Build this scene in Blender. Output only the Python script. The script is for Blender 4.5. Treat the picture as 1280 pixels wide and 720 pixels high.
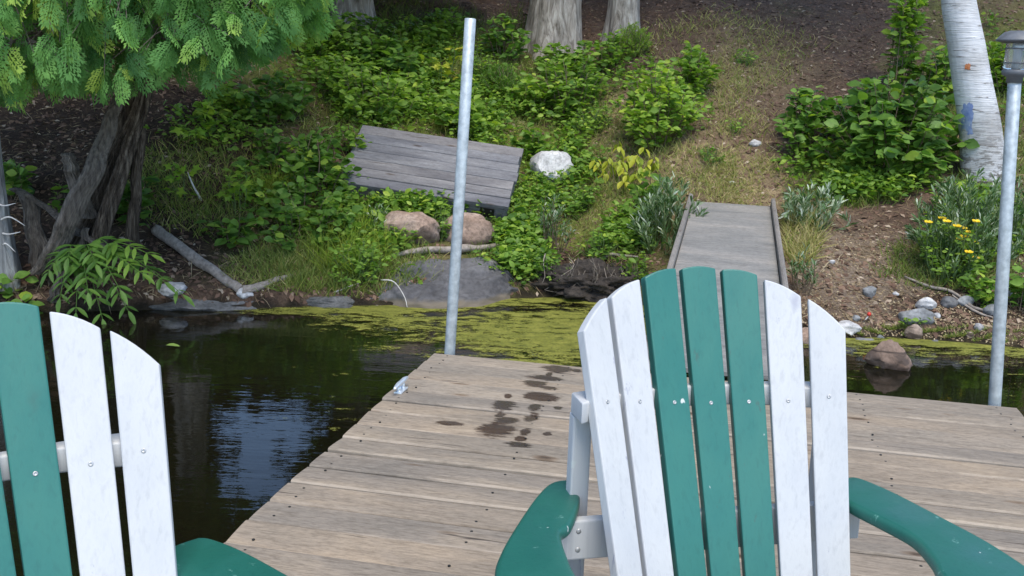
import bpy, bmesh, math
import numpy as np
from mathutils import Vector, Matrix

for o in list(bpy.data.objects):
    bpy.data.objects.remove(o)
SC = bpy.context.scene
COL = SC.collection
rng = np.random.default_rng(7)

# ------------------------------------------------------------------ camera
EYE = 1.6114            # metres above the water (dock top is at 0.35)
FPX, PITCH, ROLL = 1290.0, 0.2081, 0.0372
cf = np.array([0, math.cos(PITCH), -math.sin(PITCH)])
cr0 = np.array([1.0, 0, 0]); cu0 = np.cross(cr0, cf)
CR = math.cos(ROLL) * cr0 + math.sin(ROLL) * cu0
CU = -math.sin(ROLL) * cr0 + math.cos(ROLL) * cu0
cam_d = bpy.data.cameras.new('camera'); cam = bpy.data.objects.new('camera', cam_d); COL.objects.link(cam)
cam_d.sensor_width = 36; cam_d.lens = 36 * FPX / 1280; cam_d.clip_start = 0.05; cam_d.clip_end = 500
cam.matrix_world = Matrix(((CR[0], CU[0], -cf[0], 0), (CR[1], CU[1], -cf[1], 0), (CR[2], CU[2], -cf[2], EYE), (0, 0, 0, 1)))
SC.camera = cam

# ------------------------------------------------------------------ world, sun, exposure
SUN_EL, SUN_AZ = math.radians(64), math.radians(165)
w = bpy.data.worlds.new('World'); SC.world = w; w.use_nodes = True
nt = w.node_tree; bg = nt.nodes['Background']
sky = nt.nodes.new('ShaderNodeTexSky'); sky.sky_type = 'NISHITA'; sky.sun_disc = False
sky.sun_elevation = SUN_EL; sky.sun_rotation = SUN_AZ; sky.air_density = 1.0; sky.dust_density = 0.2; sky.ozone_density = 2.0
nt.links.new(sky.outputs[0], bg.inputs[0]); bg.inputs[1].default_value = 0.15
sun_d = bpy.data.lights.new('sun', 'SUN'); sun_d.energy = 2.2; sun_d.angle = math.radians(40); sun_d.color = (1.0, 0.93, 0.80)
sun = bpy.data.objects.new('sun', sun_d); COL.objects.link(sun)
to_sun = Vector((math.sin(SUN_AZ) * math.cos(SUN_EL), math.cos(SUN_AZ) * math.cos(SUN_EL), math.sin(SUN_EL)))
sun.rotation_euler = to_sun.to_track_quat('Z', 'Y').to_euler(); sun.location = (4, -6, 12)
vs = SC.view_settings; vs.view_transform = 'Standard'; vs.look = 'None'; vs.exposure = 0.98; vs.gamma = 1; vs.use_curve_mapping = False

# ------------------------------------------------------------------ helpers
def pdir(px, py):
    return cf + CR * ((px - 640) / FPX) + CU * ((360 - py) / FPX)
def at_y(px, py, Y):                      # world point on the sight line at world distance Y
    d = pdir(px, py); t = Y / d[1]
    return np.array([0, 0, EYE]) + d * t
def at_z(px, py, Z):
    d = pdir(px, py); t = (Z - EYE) / d[2]
    return np.array([0, 0, EYE]) + d * t

_G = {}
def vnoise(x, y, seed=0):
    if seed not in _G: _G[seed] = np.random.default_rng(1000 + seed).random((257, 257))
    g = _G[seed]
    x = np.asarray(x, float); y = np.asarray(y, float)
    xi = np.floor(x).astype(int); yi = np.floor(y).astype(int); fx = x - xi; fy = y - yi
    fx = fx * fx * (3 - 2 * fx); fy = fy * fy * (3 - 2 * fy)
    a = g[xi % 256, yi % 256]; b = g[(xi + 1) % 256, yi % 256]; c = g[xi % 256, (yi + 1) % 256]; d = g[(xi + 1) % 256, (yi + 1) % 256]
    return (a * (1 - fx) + b * fx) * (1 - fy) + (c * (1 - fx) + d * fx) * fy
def fbm(x, y, seed=0, octv=4):
    s = 0; a = .5; f = 1
    for k in range(octv): s = s + a * (vnoise(x * f + 13.1 * k, y * f + 7.7 * k, seed + k) - .5); a *= .5; f *= 2.03
    return s

SHX = [-60, -6, -3.2, -2.38, -1.79, -1.03, -.49, 0, .47, .91, 1.4, 1.87, 2.18, 2.49, 2.86, 3.22, 7, 60]
SHY = [3, 5.6, 6.28, 6.5, 6.64, 6.84, 6.97, 7.22, 7.38, 7.2, 6.9, 6.58, 6.42, 6.5, 6.44, 6.35, 5.9, 4]
PD = [-60, -10, -4, -1.2, -.15, 0, .10, .35, 1.5, 4, 8, 14, 30, 90]
PZ = [-6, -2.6, -1.5, -.6, -.14, -.01, .10, .20, .60, 1.60, 3.2, 5.0, 7.5, 10]
def shore(x):
    return np.interp(x, SHX, SHY) + .10 * fbm(np.asarray(x) * 2.2, np.asarray(x) * 0 + 3.3, 20, 3)
def terrain(x, y):
    d = y - shore(x)
    z = np.interp(d, PD, PZ)
    amp = np.clip((d + .05) / 1.0, 0.12, 1)
    z = z + amp * (.22 * fbm(x * .9, y * .9, 30, 3) + .07 * fbm(x * 5, y * 5, 40, 3))
    # levelled landing at the head of the gangway
    g = np.exp(-(((x - 1.95) / .55) ** 2 + ((y - 8.35) / .5) ** 2))
    z = z * (1 - g) + g * .575
    return z
def ground(px, py):
    d = pdir(px, py); lo = 5.5; P = np.array([0, 0, EYE])
    prev = None
    for Y in np.arange(6.0, 40, .02):
        q = P + d * (Y / d[1])
        if q[2] < terrain(q[0], q[1]): return np.array([q[0], q[1], float(terrain(q[0], q[1]))])
    return q
def ground_many(px, py):
    d = cf[None] + CR[None] * ((px - 640) / FPX)[:, None] + CU[None] * ((360 - py) / FPX)[:, None]
    out = np.full((len(px), 3), np.nan); done = np.zeros(len(px), bool)
    for Y in np.arange(6.0, 22, .04):
        q = np.array([0, 0, EYE]) + d * (Y / d[:, 1])[:, None]
        z = terrain(q[:, 0], q[:, 1]); hit = (~done) & (q[:, 2] < z) & (z > .02)
        out[hit] = np.c_[q[hit, 0], q[hit, 1], z[hit]]; done |= hit
    return out[done]

def new_obj(name, mesh, parent=None):
    o = bpy.data.objects.new(name, mesh); COL.objects.link(o)
    if parent is not None: o.parent = parent
    return o
def thing(name, label, cat, loc=(0, 0, 0), rz=0, group=None):
    o = bpy.data.objects.new(name, None); COL.objects.link(o); o.empty_display_size = .1
    o.location = loc; o.rotation_euler = (0, 0, rz); tag(o, label, cat, group); return o
def tag(o, label=None, cat=None, group=None, kind=None):
    if label: o['label'] = label
    if cat: o['category'] = cat
    if group: o['group'] = group
    if kind: o['kind'] = kind
    return o
def mesh_np(name, V, F, mat=None, tint=None, smooth=False, cols=None):
    """V (n,3); F (m,3) or (m,4) index array, or a list of such arrays"""
    me = bpy.data.meshes.new(name)
    V = np.asarray(V, np.float32); Fs = F if isinstance(F, list) else [F]
    Fs = [np.asarray(f, np.int32) for f in Fs if len(f)]
    me.vertices.add(len(V)); me.vertices.foreach_set('co', V.ravel())
    idx = np.concatenate([f.ravel() for f in Fs]); tot = np.concatenate([np.full(len(f), f.shape[1], np.int32) for f in Fs])
    st = np.concatenate([[0], np.cumsum(tot)[:-1]]).astype(np.int32)
    me.loops.add(len(idx)); me.loops.foreach_set('vertex_index', idx)
    me.polygons.add(len(tot)); me.polygons.foreach_set('loop_start', st); me.polygons.foreach_set('loop_total', tot)
    if smooth: me.polygons.foreach_set('use_smooth', np.ones(len(tot), bool))
    me.update(calc_edges=True)
    if tint is not None:
        a = me.attributes.new('tint', 'FLOAT', 'POINT'); a.data.foreach_set('value', np.asarray(tint, np.float32))
    if cols is not None:
        a = me.attributes.new('cover', 'FLOAT_COLOR', 'POINT'); a.data.foreach_set('color', np.c_[cols, np.ones(len(cols))].astype(np.float32).ravel())
    me.validate()
    if mat: me.materials.append(mat)
    return me
class Acc:                                   # joins many pieces into one mesh
    def __init__(s): s.V = []; s.F = {}; s.T = []; s.n = 0
    def add(s, V, F, t=0.5):
        V = np.asarray(V, float); s.V.append(V)
        for f in (F if isinstance(F, list) else [F]):
            f = np.asarray(f)
            if len(f): s.F.setdefault(f.shape[1], []).append(f + s.n)
        s.T.append(np.full(len(V), t) if np.isscalar(t) else np.asarray(t)); s.n += len(V)
    def mesh(s, name, mat, smooth=False):
        return mesh_np(name, np.concatenate(s.V), [np.concatenate(v) for v in s.F.values()], mat, np.concatenate(s.T), smooth)
    def build(s, name, mat, parent=None, smooth=False): return new_obj(name, s.mesh(name, mat, smooth), parent)
def norm(v): v = np.asarray(v, float); return v / np.maximum(np.linalg.norm(v, axis=-1, keepdims=True), 1e-9)
def instances(tv, tf, P, D, N, S, tints, acc, wid=1.0, grad=0.0):
    """copies of template (x across, y along, z up) at P, along D, facing N, size S"""
    D = norm(D); X = norm(np.cross(D, N)); Z = np.cross(X, D)
    S = np.broadcast_to(np.asarray(S, float), (len(P),)); W = np.broadcast_to(np.asarray(wid, float), (len(P),))
    V = P[:, None] + S[:, None, None] * (tv[None, :, 0:1] * W[:, None, None] * X[:, None] + tv[None, :, 1:2] * D[:, None] + tv[None, :, 2:3] * Z[:, None])
    n, m = len(P), len(tv)
    F = (tf[None] + (np.arange(n) * m)[:, None, None]).reshape(-1, tf.shape[1])
    acc.add(V.reshape(-1, 3), F, np.clip(np.repeat(tints, m) + grad * np.tile(tv[:, 1] - .5, n), 0, 1))
def tube(pts, rad, seg=8, cap=True, rough=0.0, seed=0, fr=(3, 3)):
    pts = np.asarray(pts, float); n = len(pts); rad = np.broadcast_to(np.asarray(rad, float), (n,))
    T = norm(np.gradient(pts, axis=0)); ref = np.array([.3, .95, .1]) if abs(T[0] @ np.array([.3, .95, .1])) < .9 else np.array([1., 0, 0])
    V = []
    L = np.concatenate([[0], np.cumsum(np.linalg.norm(np.diff(pts, axis=0), axis=1))])
    for i in range(n):
        a = norm(ref - T[i] * (ref @ T[i])); ref = a; b = np.cross(T[i], a)
        th = np.linspace(0, 2 * math.pi, seg, endpoint=False)
        r = rad[i] * np.ones(seg)
        if rough: r = r * (1 + rough * 2 * (vnoise(np.cos(th) * fr[0] + 50, np.sin(th) * fr[0] + 50 + L[i] * fr[1], 60 + seed) - .5))
        V.append(pts[i] + np.cos(th)[:, None] * r[:, None] * a + np.sin(th)[:, None] * r[:, None] * b)
    V = np.concatenate(V); k = np.arange(seg); k2 = (k + 1) % seg
    F = np.concatenate([np.c_[i * seg + k, i * seg + k2, (i + 1) * seg + k2, (i + 1) * seg + k] for i in range(n - 1)])
    if cap:
        V = np.r_[V, pts[:1], pts[-1:]]
        c = np.r_[np.c_[k2, k, np.full(seg, n * seg)], np.c_[(n - 1) * seg + k, (n - 1) * seg + k2, np.full(seg, n * seg + 1)]]
        return V, [F, c]
    return V, [F]
def bez(P, n=12):                            # smooth curve through points
    P = np.asarray(P, float); t = np.linspace(0, len(P) - 1, n); out = []
    for u in t:
        i = min(int(u), len(P) - 2); f = u - i
        p0 = P[max(i - 1, 0)]; p1 = P[i]; p2 = P[i + 1]; p3 = P[min(i + 2, len(P) - 1)]
        out.append(.5 * ((2 * p1) + (-p0 + p2) * f + (2 * p0 - 5 * p1 + 4 * p2 - p3) * f * f + (-p0 + 3 * p1 - 3 * p2 + p3) * f ** 3))
    return np.array(out)
def box_bm(bm, sx, sy, sz, loc=(0, 0, 0), rot=None):
    m = Matrix.Translation(loc) @ (rot.to_4x4() if rot else Matrix()) @ Matrix.Diagonal((sx, sy, sz, 1))
    return bmesh.ops.create_cube(bm, size=1, matrix=m)['verts']
def bm_obj(name, bm, mat, parent=None, bevel=0, seg=2, smooth=False):
    if bevel: bmesh.ops.bevel(bm, geom=[e for e in bm.edges if e.is_manifold and e.calc_face_angle(0) > .5], offset=bevel, segments=seg, affect='EDGES', profile=.6)
    me = bpy.data.meshes.new(name); bm.to_mesh(me); bm.free()
    if smooth: me.polygons.foreach_set('use_smooth', np.ones(len(me.polygons), bool))
    if mat: me.materials.append(mat)
    return new_obj(name, me, parent)
def box(name, size, loc, mat, parent=None, bevel=.003, rot=None):
    bm = bmesh.new(); box_bm(bm, *size); o = bm_obj(name, bm, mat, parent, bevel)
    o.location = loc
    if rot: o.rotation_euler = rot
    return o
def cyl_V(r, h, seg=24, prof=None):          # lathe about z; prof = list of (r, z)
    prof = prof or [(r, 0), (r, h)]
    th = np.linspace(0, 2 * math.pi, seg, endpoint=False); V = []; F = []
    for (rr, z) in prof: V.append(np.c_[rr * np.cos(th), rr * np.sin(th), np.full(seg, z)])
    k = np.arange(seg); k2 = (k + 1) % seg
    for i in range(len(prof) - 1): F.append(np.c_[i * seg + k, i * seg + k2, (i + 1) * seg + k2, (i + 1) * seg + k])
    n = len(prof); V = np.r_[np.concatenate(V), [[0, 0, prof[0][1]]], [[0, 0, prof[-1][1]]]]
    caps = np.r_[np.c_[k2, k, np.full(seg, n * seg)], np.c_[(n - 1) * seg + k, (n - 1) * seg + k2, np.full(seg, n * seg + 1)]]
    return V, [np.concatenate(F), caps]

# ------------------------------------------------------------------ materials
class N:
    def __init__(s, name):
        s.m = bpy.data.materials.new(name); s.m.use_nodes = True; s.t = s.m.node_tree; s.b = s.t.nodes['Principled BSDF']; s.o = s.t.nodes['Material Output']
    def n(s, typ, **k):
        x = s.t.nodes.new('ShaderNode' + typ)
        for a, v in k.items():
            if a.startswith('i_'):
                x.inputs[int(a[2:]) if a[2:].isdigit() else a[2:].replace('_', ' ')].default_value = v
            else: setattr(x, a, v)
        return x
    def l(s, a, b): s.t.links.new(a, b)
    def coord(s, scale=(1, 1, 1), out='Object', rand=0):
        c = s.n('TexCoord'); m = s.n('Mapping'); m.inputs['Scale'].default_value = scale
        s.l(c.outputs[out], m.inputs[0])
        if rand:
            oi = s.n('ObjectInfo'); mu = s.n('Math', operation='MULTIPLY', i_1=rand); s.l(oi.outputs['Random'], mu.inputs[0])
            cx = s.n('CombineXYZ'); [s.l(mu.outputs[0], cx.inputs[k]) for k in range(3)]; s.l(cx.outputs[0], m.inputs['Location'])
        return m.outputs[0]
    def noise(s, vec, scale, detail=4, rough=.55, dist=0):
        x = s.n('TexNoise'); x.inputs['Scale'].default_value = scale; x.inputs['Detail'].default_value = detail
        x.inputs['Roughness'].default_value = rough; x.inputs['Distortion'].default_value = dist
        if vec is not None: s.l(vec, x.inputs['Vector'])
        return x.outputs['Fac']
    def ramp(s, fac, stops, interp='LINEAR'):
        r = s.n('ValToRGB'); r.color_ramp.interpolation = interp; e = r.color_ramp.elements
        while len(e) < len(stops): e.new(.5)
        for k, (p, c) in enumerate(stops):
            e[k].position = p; e[k].color = (*c, 1) if len(c) == 3 else c
        s.l(fac, r.inputs[0]); return r.outputs[0]
    def g(s, fac, a, b):                         # 0..1 threshold
        x = s.n('MapRange'); x.inputs[1].default_value = a; x.inputs[2].default_value = b; s.l(fac, x.inputs[0]); return x.outputs[0]
    def mix(s, fac, a, b, bt='MIX'):
        x = s.n('Mix', data_type='RGBA', blend_type=bt)
        for v, i in ((fac, 0), (a, 6), (b, 7)):
            if isinstance(v, (int, float)): x.inputs[i].default_value = v
            elif isinstance(v, tuple): x.inputs[i].default_value = (*v, 1)
            else: s.l(v, x.inputs[i])
        return x.outputs[2]
    def math(s, op, a, b=0):
        x = s.n('Math', operation=op)
        for v, i in ((a, 0), (b, 1)):
            if isinstance(v, (int, float)): x.inputs[i].default_value = v
            else: s.l(v, x.inputs[i])
        return x.outputs[0]
    def bump(s, h, strength=.3, dist=.01):
        x = s.n('Bump'); x.inputs['Strength'].default_value = strength; x.inputs['Distance'].default_value = dist
        s.l(h, x.inputs['Height']); s.l(x.outputs[0], s.b.inputs['Normal']); return x
    def fin(s, col=None, rough=.7, metal=0, spec=None):
        if col is not None:
            if isinstance(col, tuple): s.b.inputs['Base Color'].default_value = (*col, 1)
            else: s.l(col, s.b.inputs['Base Color'])
        if isinstance(rough, (int, float)): s.b.inputs['Roughness'].default_value = rough
        else: s.l(rough, s.b.inputs['Roughness'])
        s.b.inputs['Metallic'].default_value = metal
        if spec is not None: s.b.inputs['Specular IOR Level'].default_value = spec
        return s.m

M = {}
def leaf_mat(name, stops, rough=.5, trans=.28, spec=.35, back=None):
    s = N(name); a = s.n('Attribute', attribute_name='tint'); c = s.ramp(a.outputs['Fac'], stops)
    nz = s.noise(s.coord(), 30, 2); c = s.mix(.35, c, s.ramp(nz, [(.3, (.55, .55, .55)), (.7, (1.25, 1.25, 1.25))]), 'MULTIPLY')
    if back is not None:
        gm = s.n('NewGeometry'); c = s.mix(gm.outputs['Backfacing'], c, back)
    s.fin(c, rough, 0, spec)
    tr = s.n('BsdfTranslucent'); s.l(s.mix(1, c, (1.1, 1.25, .5), 'MULTIPLY'), tr.inputs[0])
    ms = s.n('MixShader'); ms.inputs[0].default_value = trans; s.l(s.b.outputs[0], ms.inputs[1]); s.l(tr.outputs[0], ms.inputs[2]); s.l(ms.outputs[0], s.o.inputs[0])
    M[name] = s.m
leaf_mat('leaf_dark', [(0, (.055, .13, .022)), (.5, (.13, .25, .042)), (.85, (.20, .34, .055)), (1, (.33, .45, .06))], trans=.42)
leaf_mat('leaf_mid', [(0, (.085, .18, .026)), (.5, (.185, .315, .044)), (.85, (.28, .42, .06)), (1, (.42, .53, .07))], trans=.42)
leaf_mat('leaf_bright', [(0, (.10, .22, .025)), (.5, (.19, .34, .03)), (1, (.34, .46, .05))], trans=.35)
leaf_mat('leaf_yellow', [(0, (.12, .20, .02)), (.4, (.28, .36, .03)), (1, (.50, .48, .05))], trans=.35)
leaf_mat('leaf_silver', [(0, (.05, .115, .03)), (.45, (.12, .20, .075)), (.75, (.28, .36, .22)), (1, (.58, .62, .50))], rough=.55, trans=.22)
leaf_mat('leaf_canopy', [(0, (.025, .065, .015)), (1, (.06, .13, .03))], trans=.2)
leaf_mat('cedar_leaf', [(0, (.045, .125, .036)), (.45, (.115, .27, .070)), (.8, (.18, .37, .085)), (1, (.36, .50, .09))], rough=.6, trans=.40, spec=.2)
leaf_mat('grass', [(0, (.07, .12, .018)), (.45, (.16, .22, .035)), (.8, (.31, .30, .08)), (1, (.48, .40, .18))], rough=.6, trans=.25)
leaf_mat('grass_bright', [(0, (.12, .20, .02)), (.6, (.26, .34, .03)), (1, (.44, .46, .08))], rough=.55, trans=.3)
leaf_mat('dead_leaf', [(0, (.065, .038, .026)), (.5, (.15, .09, .062)), (.8, (.24, .16, .11)), (1, (.40, .32, .24))], rough=.8, trans=.05, spec=.2)
leaf_mat('straw', [(0, (.12, .08, .045)), (.5, (.26, .19, .11)), (1, (.45, .37, .24))], rough=.8, trans=.1, spec=.2)
leaf_mat('petal', [(0, (.75, .48, .01)), (1, (.85, .62, .03))], trans=.2)

def wood_deck(name, cols, wet=None, grain=1.0, rand=40, knots=.85, ax=0):
    sw = (lambda a, b, c: (b, a, c)) if ax else (lambda a, b, c: (a, b, c))
    s = N(name); v = s.coord(sw(2.0, 17, 17), rand=rand); v2 = s.coord(sw(1.0, 3.5, 3.5), rand=rand); v3 = s.coord(sw(9, 90, 90), rand=rand); v4 = s.coord(sw(28, 60, 60), rand=rand)
    oi = s.n('ObjectInfo')
    big = s.noise(v2, 1.6, 4, .6, .4); gr = s.noise(v, 2.2, 6, .65, 1.2); fine = s.noise(v3, 2.0, 4, .6)
    base = s.ramp(big, [(.30, cols[0]), (.5, cols[1]), (.68, cols[2])])
    rb = s.ramp(oi.outputs['Random'], [(0, (.88, .89, .92)), (.3, (1.04, 1.0, .96)), (.5, (.93, .92, .91)), (.75, (.97, .98, 1.0)), (1, (1.1, 1.03, .95))]); base = s.mix(1, base, rb, 'MULTIPLY')
    base = s.mix(.75 * grain, base, s.ramp(gr, [(.28, (.60, .57, .55)), (.46, (.96, .95, .94)), (.62, (1.06, 1.05, 1.04)), (.8, (.74, .71, .68))]), 'MULTIPLY')
    base = s.mix(.55 * grain, base, s.ramp(fine, [(.35, (.62, .60, .58)), (.55, (1.05, 1.05, 1.05))]), 'MULTIPLY')
    base = s.mix(.5 * grain, base, s.ramp(s.noise(v4, 1.5, 5, .7), [(.33, (.62, .60, .58)), (.5, (1, 1, 1)), (.68, (1.28, 1.26, 1.24))]), 'MULTIPLY')
    # knots
    vk = s.coord((2.2, 6.5, 6.5), rand=rand); vo = s.n('TexVoronoi'); vo.inputs['Scale'].default_value = 1.3; s.l(vk, vo.inputs['Vector'])
    kn = s.ramp(s.math('ADD', vo.outputs['Distance'], s.math('MULTIPLY', gr, .07)), [(.09, (.25, .19, .15)), (.14, (.70, .60, .52)), (.20, (1, 1, 1))])
    base = s.mix(knots, base, kn, 'MULTIPLY')
    # cracks
    vc = s.coord((1.6, 34, 34), rand=rand * 1.7); cn = s.noise(vc, 1.0, 3, .5, .6)
    if knots > .3: base = s.mix(s.g(cn, .675, .71), base, (.07, .055, .045))
    sp = s.n('SeparateXYZ'); tc = s.n('TexCoord'); s.l(tc.outputs['Object'], sp.inputs[0])
    ed = s.g(s.math('ADD', s.math('ABSOLUTE', sp.outputs[1]), s.math('MULTIPLY', s.math('SUBTRACT', gr, .5), .012)), .058, .067)
    if wet: base = s.mix(s.math('MULTIPLY', s.math('MULTIPLY', ed, s.g(big, .45, .62)), .38), base, (.52, .44, .36))
    rough = .82; h = s.math('ADD', s.math('MULTIPLY', gr, .6), s.math('MULTIPLY', fine, .4))
    if wet:
        gm = s.n('NewGeometry'); c, (ux, uy), (ox, oy), ells = None, wet['axes'], wet['origin'], wet['ells']
        P = s.n('VectorMath', operation='SUBTRACT'); s.l(gm.outputs['Position'], P.inputs[0]); P.inputs[1].default_value = (ox, oy, 0)
        dx = s.n('VectorMath', operation='DOT_PRODUCT'); s.l(P.outputs[0], dx.inputs[0]); dx.inputs[1].default_value = (*ux, 0)
        dy = s.n('VectorMath', operation='DOT_PRODUCT'); s.l(P.outputs[0], dy.inputs[0]); dy.inputs[1].default_value = (*uy, 0)
        cx = s.n('CombineXYZ'); s.l(dx.outputs['Value'], cx.inputs[0]); s.l(dy.outputs['Value'], cx.inputs[1])
        st_ = s.n('VectorMath', operation='MULTIPLY'); s.l(cx.outputs[0], st_.inputs[0]); st_.inputs[1].default_value = (.6, 2.2, 1)
        nz = s.n('TexNoise'); nz.inputs['Scale'].default_value = 18; nz.inputs['Detail'].default_value = 5; nz.inputs['Roughness'].default_value = .7; s.l(st_.outputs[0], nz.inputs['Vector'])
        cur = None
        for (ex, ey, rx, ry) in ells:
            a = s.n('VectorMath', operation='SUBTRACT'); s.l(cx.outputs[0], a.inputs[0]); a.inputs[1].default_value = (ex, ey, 0)
            b = s.n('VectorMath', operation='MULTIPLY'); s.l(a.outputs[0], b.inputs[0]); b.inputs[1].default_value = (1 / rx, 1 / ry, 0)
            e = s.n('VectorMath', operation='LENGTH'); s.l(b.outputs[0], e.inputs[0]); cur = e.outputs['Value'] if cur is None else s.math('MINIMUM', cur, e.outputs['Value'])
        m = s.math('ADD', cur, s.math('MULTIPLY', s.math('SUBTRACT', nz.outputs['Fac'], .5), 2.3))
        wm = s.g(m, 1.16, .84)
        base = s.mix(wm, base, s.mix(1, base, (.25, .20, .17), 'MULTIPLY')); rough = s.math('SUBTRACT', .82, s.math('MULTIPLY', wm, .62))
    s.bump(h, .55, .004); M[name] = s.fin(base, rough, 0, .25)

def painted(name, col, rough=.4, wear=(.45, .42, .40), wamt=.78, knot=.5, chipc=(.5, .52, .5)):
    s = N(name); v = s.coord((34, 34, 1.3), rand=9); v0 = s.coord(rand=9)
    gr = s.noise(v, 3, 6, .65, .25); bl = s.noise(s.coord((7, 7, 2.2), rand=9), 2, 3, .5); fine = s.noise(v0, 60, 3, .6)
    c = s.mix(.5, col, s.ramp(gr, [(.3, (.74, .74, .76)), (.5, (1.03, 1.03, 1.03)), (.7, (.90, .90, .91))]), 'MULTIPLY')
    c = s.mix(.35, c, s.ramp(bl, [(.3, (.78, .80, .86)), (.6, (1.05, 1.05, 1.05))]), 'MULTIPLY')
    vk = s.coord((9, 9, 3.2), rand=23); vo = s.n('TexVoronoi'); vo.inputs['Scale'].default_value = 1.0; s.l(vk, vo.inputs['Vector'])
    c = s.mix(s.math('MULTIPLY', s.g(s.math('ADD', vo.outputs['Distance'], s.math('MULTIPLY', fine, .12)), .17, .08), knot), c, wear)
    wv = s.noise(s.coord((26, 26, 5), rand=31), 1.2, 5, .7); c = s.mix(s.g(wv, wamt - .02, wamt + .03), c, wear)
    chip = s.noise(s.coord((40, 40, 22), rand=17), 1.0, 2, .5); c = s.mix(s.g(chip, .755, .775), c, chipc)
    s.bump(s.math('ADD', s.math('MULTIPLY', gr, .5), s.math('MULTIPLY', fine, .15)), .3, .002)
    M[name] = s.fin(c, s.ramp(bl, [(.3, (rough - .08,) * 3), (.7, (rough + .12,) * 3)]), 0, .45)
painted('white_paint', (.48, .48, .48), .55, (.30, .30, .36), .665, .7)
painted('green_paint', (.026, .145, .118), .38, (.04, .11, .09), .68, .5)
painted('green_worn', (.014, .108, .082), .36, (.10, .24, .20), .66, .2)

def simple(name, c0, c1, scale, rough, metal=0, bump=.2, bd=.005, det=5, stretch=(1, 1, 1), spec=None):
    s = N(name); n = s.noise(s.coord(stretch, rand=5), scale, det, .6)
    s.bump(n, bump, bd); M[name] = s.fin(s.ramp(n, [(.3, c0), (.7, c1)]), rough, metal, spec)
simple('galvanised', (.30, .33, .34), (.56, .60, .61), 30, .5, .45, .06, .001)
simple('cast_alloy', (.62, .66, .70), (.78, .82, .86), 25, .35, .6, .05, .001)
simple('dark_plastic', (.085, .09, .10), (.14, .145, .155), 30, .5, 0, .1, .001)
simple('black_metal', (.008, .008, .009), (.02, .02, .02), 30, .45, .3, .05, .001)
simple('screw_metal', (.34, .33, .32), (.5, .5, .5), 80, .45, .7, .05, .001)
simple('floatblock', (.03, .03, .035), (.06, .06, .065), 6, .6)
simple('root_wood', (.04, .032, .025), (.20, .17, .14), 8, .9, 0, .8, .02, 6, (6, 6, .8))
simple('driftwood', (.16, .13, .105), (.36, .31, .27), 7, .85, 0, .5, .01, 6, (6, 1.5, 6))
simple('bleached_twig', (.40, .37, .34), (.62, .60, .57), 20, .8)
simple('stem_green', (.06, .11, .03), (.12, .17, .05), 20, .7)
simple('stem_brown', (.10, .07, .045), (.20, .15, .10), 20, .8)
simple('soil', (.008, .006, .005), (.06, .047, .038), 26, .9, 0, .9, .03, 6)
simple('red_plastic', (.5, .03, .02), (.6, .05, .03), 20, .5)
simple('lily', (.10, .17, .03), (.18, .26, .05), 20, .45)
s = N('lamp_glass'); s.b.inputs['Transmission Weight'].default_value = .85; s.b.inputs['IOR'].default_value = 1.3; M['lamp_glass'] = s.fin((.75, .8, .82), .12)

def rock_mat(name, c, speck=.5, band=None, scale=1.0, lichen=None, streak=None):
    s = N(name); v = s.coord(rand=7); big = s.noise(v, 3 * scale, 5, .6, .5); fi = s.noise(v, 38 * scale, 4, .65); mid = s.noise(v, 11 * scale, 5, .6)
    k = s.ramp(big, [(.32, c[0]), (.5, c[1]), (.7, c[2])]); k = s.mix(speck, k, s.ramp(fi, [(.36, (.45, .43, .42)), (.5, (1, 1, 1)), (.66, (1.4, 1.38, 1.36))]), 'MULTIPLY')
    k = s.mix(.5, k, s.ramp(mid, [(.35, (.65, .65, .65)), (.6, (1.1, 1.1, 1.1))]), 'MULTIPLY')
    if lichen: k = s.mix(s.g(s.noise(v, 7, 6, .7), .60, .66), k, lichen)
    if streak: k = s.mix(s.g(s.noise(s.coord((1, 1, 4), rand=3), streak[0], 3, .5, 1), .52, .6), k, streak[1])
    if band:
        gm = s.n('NewGeometry'); sx = s.n('SeparateXYZ'); s.l(gm.outputs['Position'], sx.inputs[0]); zz = s.math('ADD', sx.outputs[2], s.math('MULTIPLY', mid, -.04))
        k = s.mix(s.ramp(zz, [(.0, (1, 1, 1)), (.012, (1, 1, 1)), (.035, (0, 0, 0))]), k, band)
    s.bump(s.math('ADD', mid, s.math('MULTIPLY', fi, .5)), .5, .012); M[name] = s.fin(k, .85, 0, .3)
rock_mat('slab_rock', ((.07, .068, .072), (.11, .107, .112), (.165, .16, .165)), .45, (.15, .125, .095), .8, None)
rock_mat('pink_rock', ((.20, .135, .10), (.30, .215, .17), (.42, .33, .28)), .6)
rock_mat('pale_rock', ((.28, .27, .27), (.46, .45, .45), (.62, .61, .60)), .55)
rock_mat('grey_rock', ((.12, .125, .13), (.22, .225, .23), (.33, .33, .33)), .5)
rock_mat('dark_rock', ((.06, .06, .065), (.12, .12, .125), (.2, .2, .2)), .5)
rock_mat('brown_rock', ((.11, .07, .05), (.22, .155, .12), (.38, .31, .26)), .45, None, 1, None, (4, (.07, .05, .04)))
rock_mat('ledge_rock', ((.05, .05, .05), (.10, .10, .10), (.18, .175, .17)), .6, None, 1.4)

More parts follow.
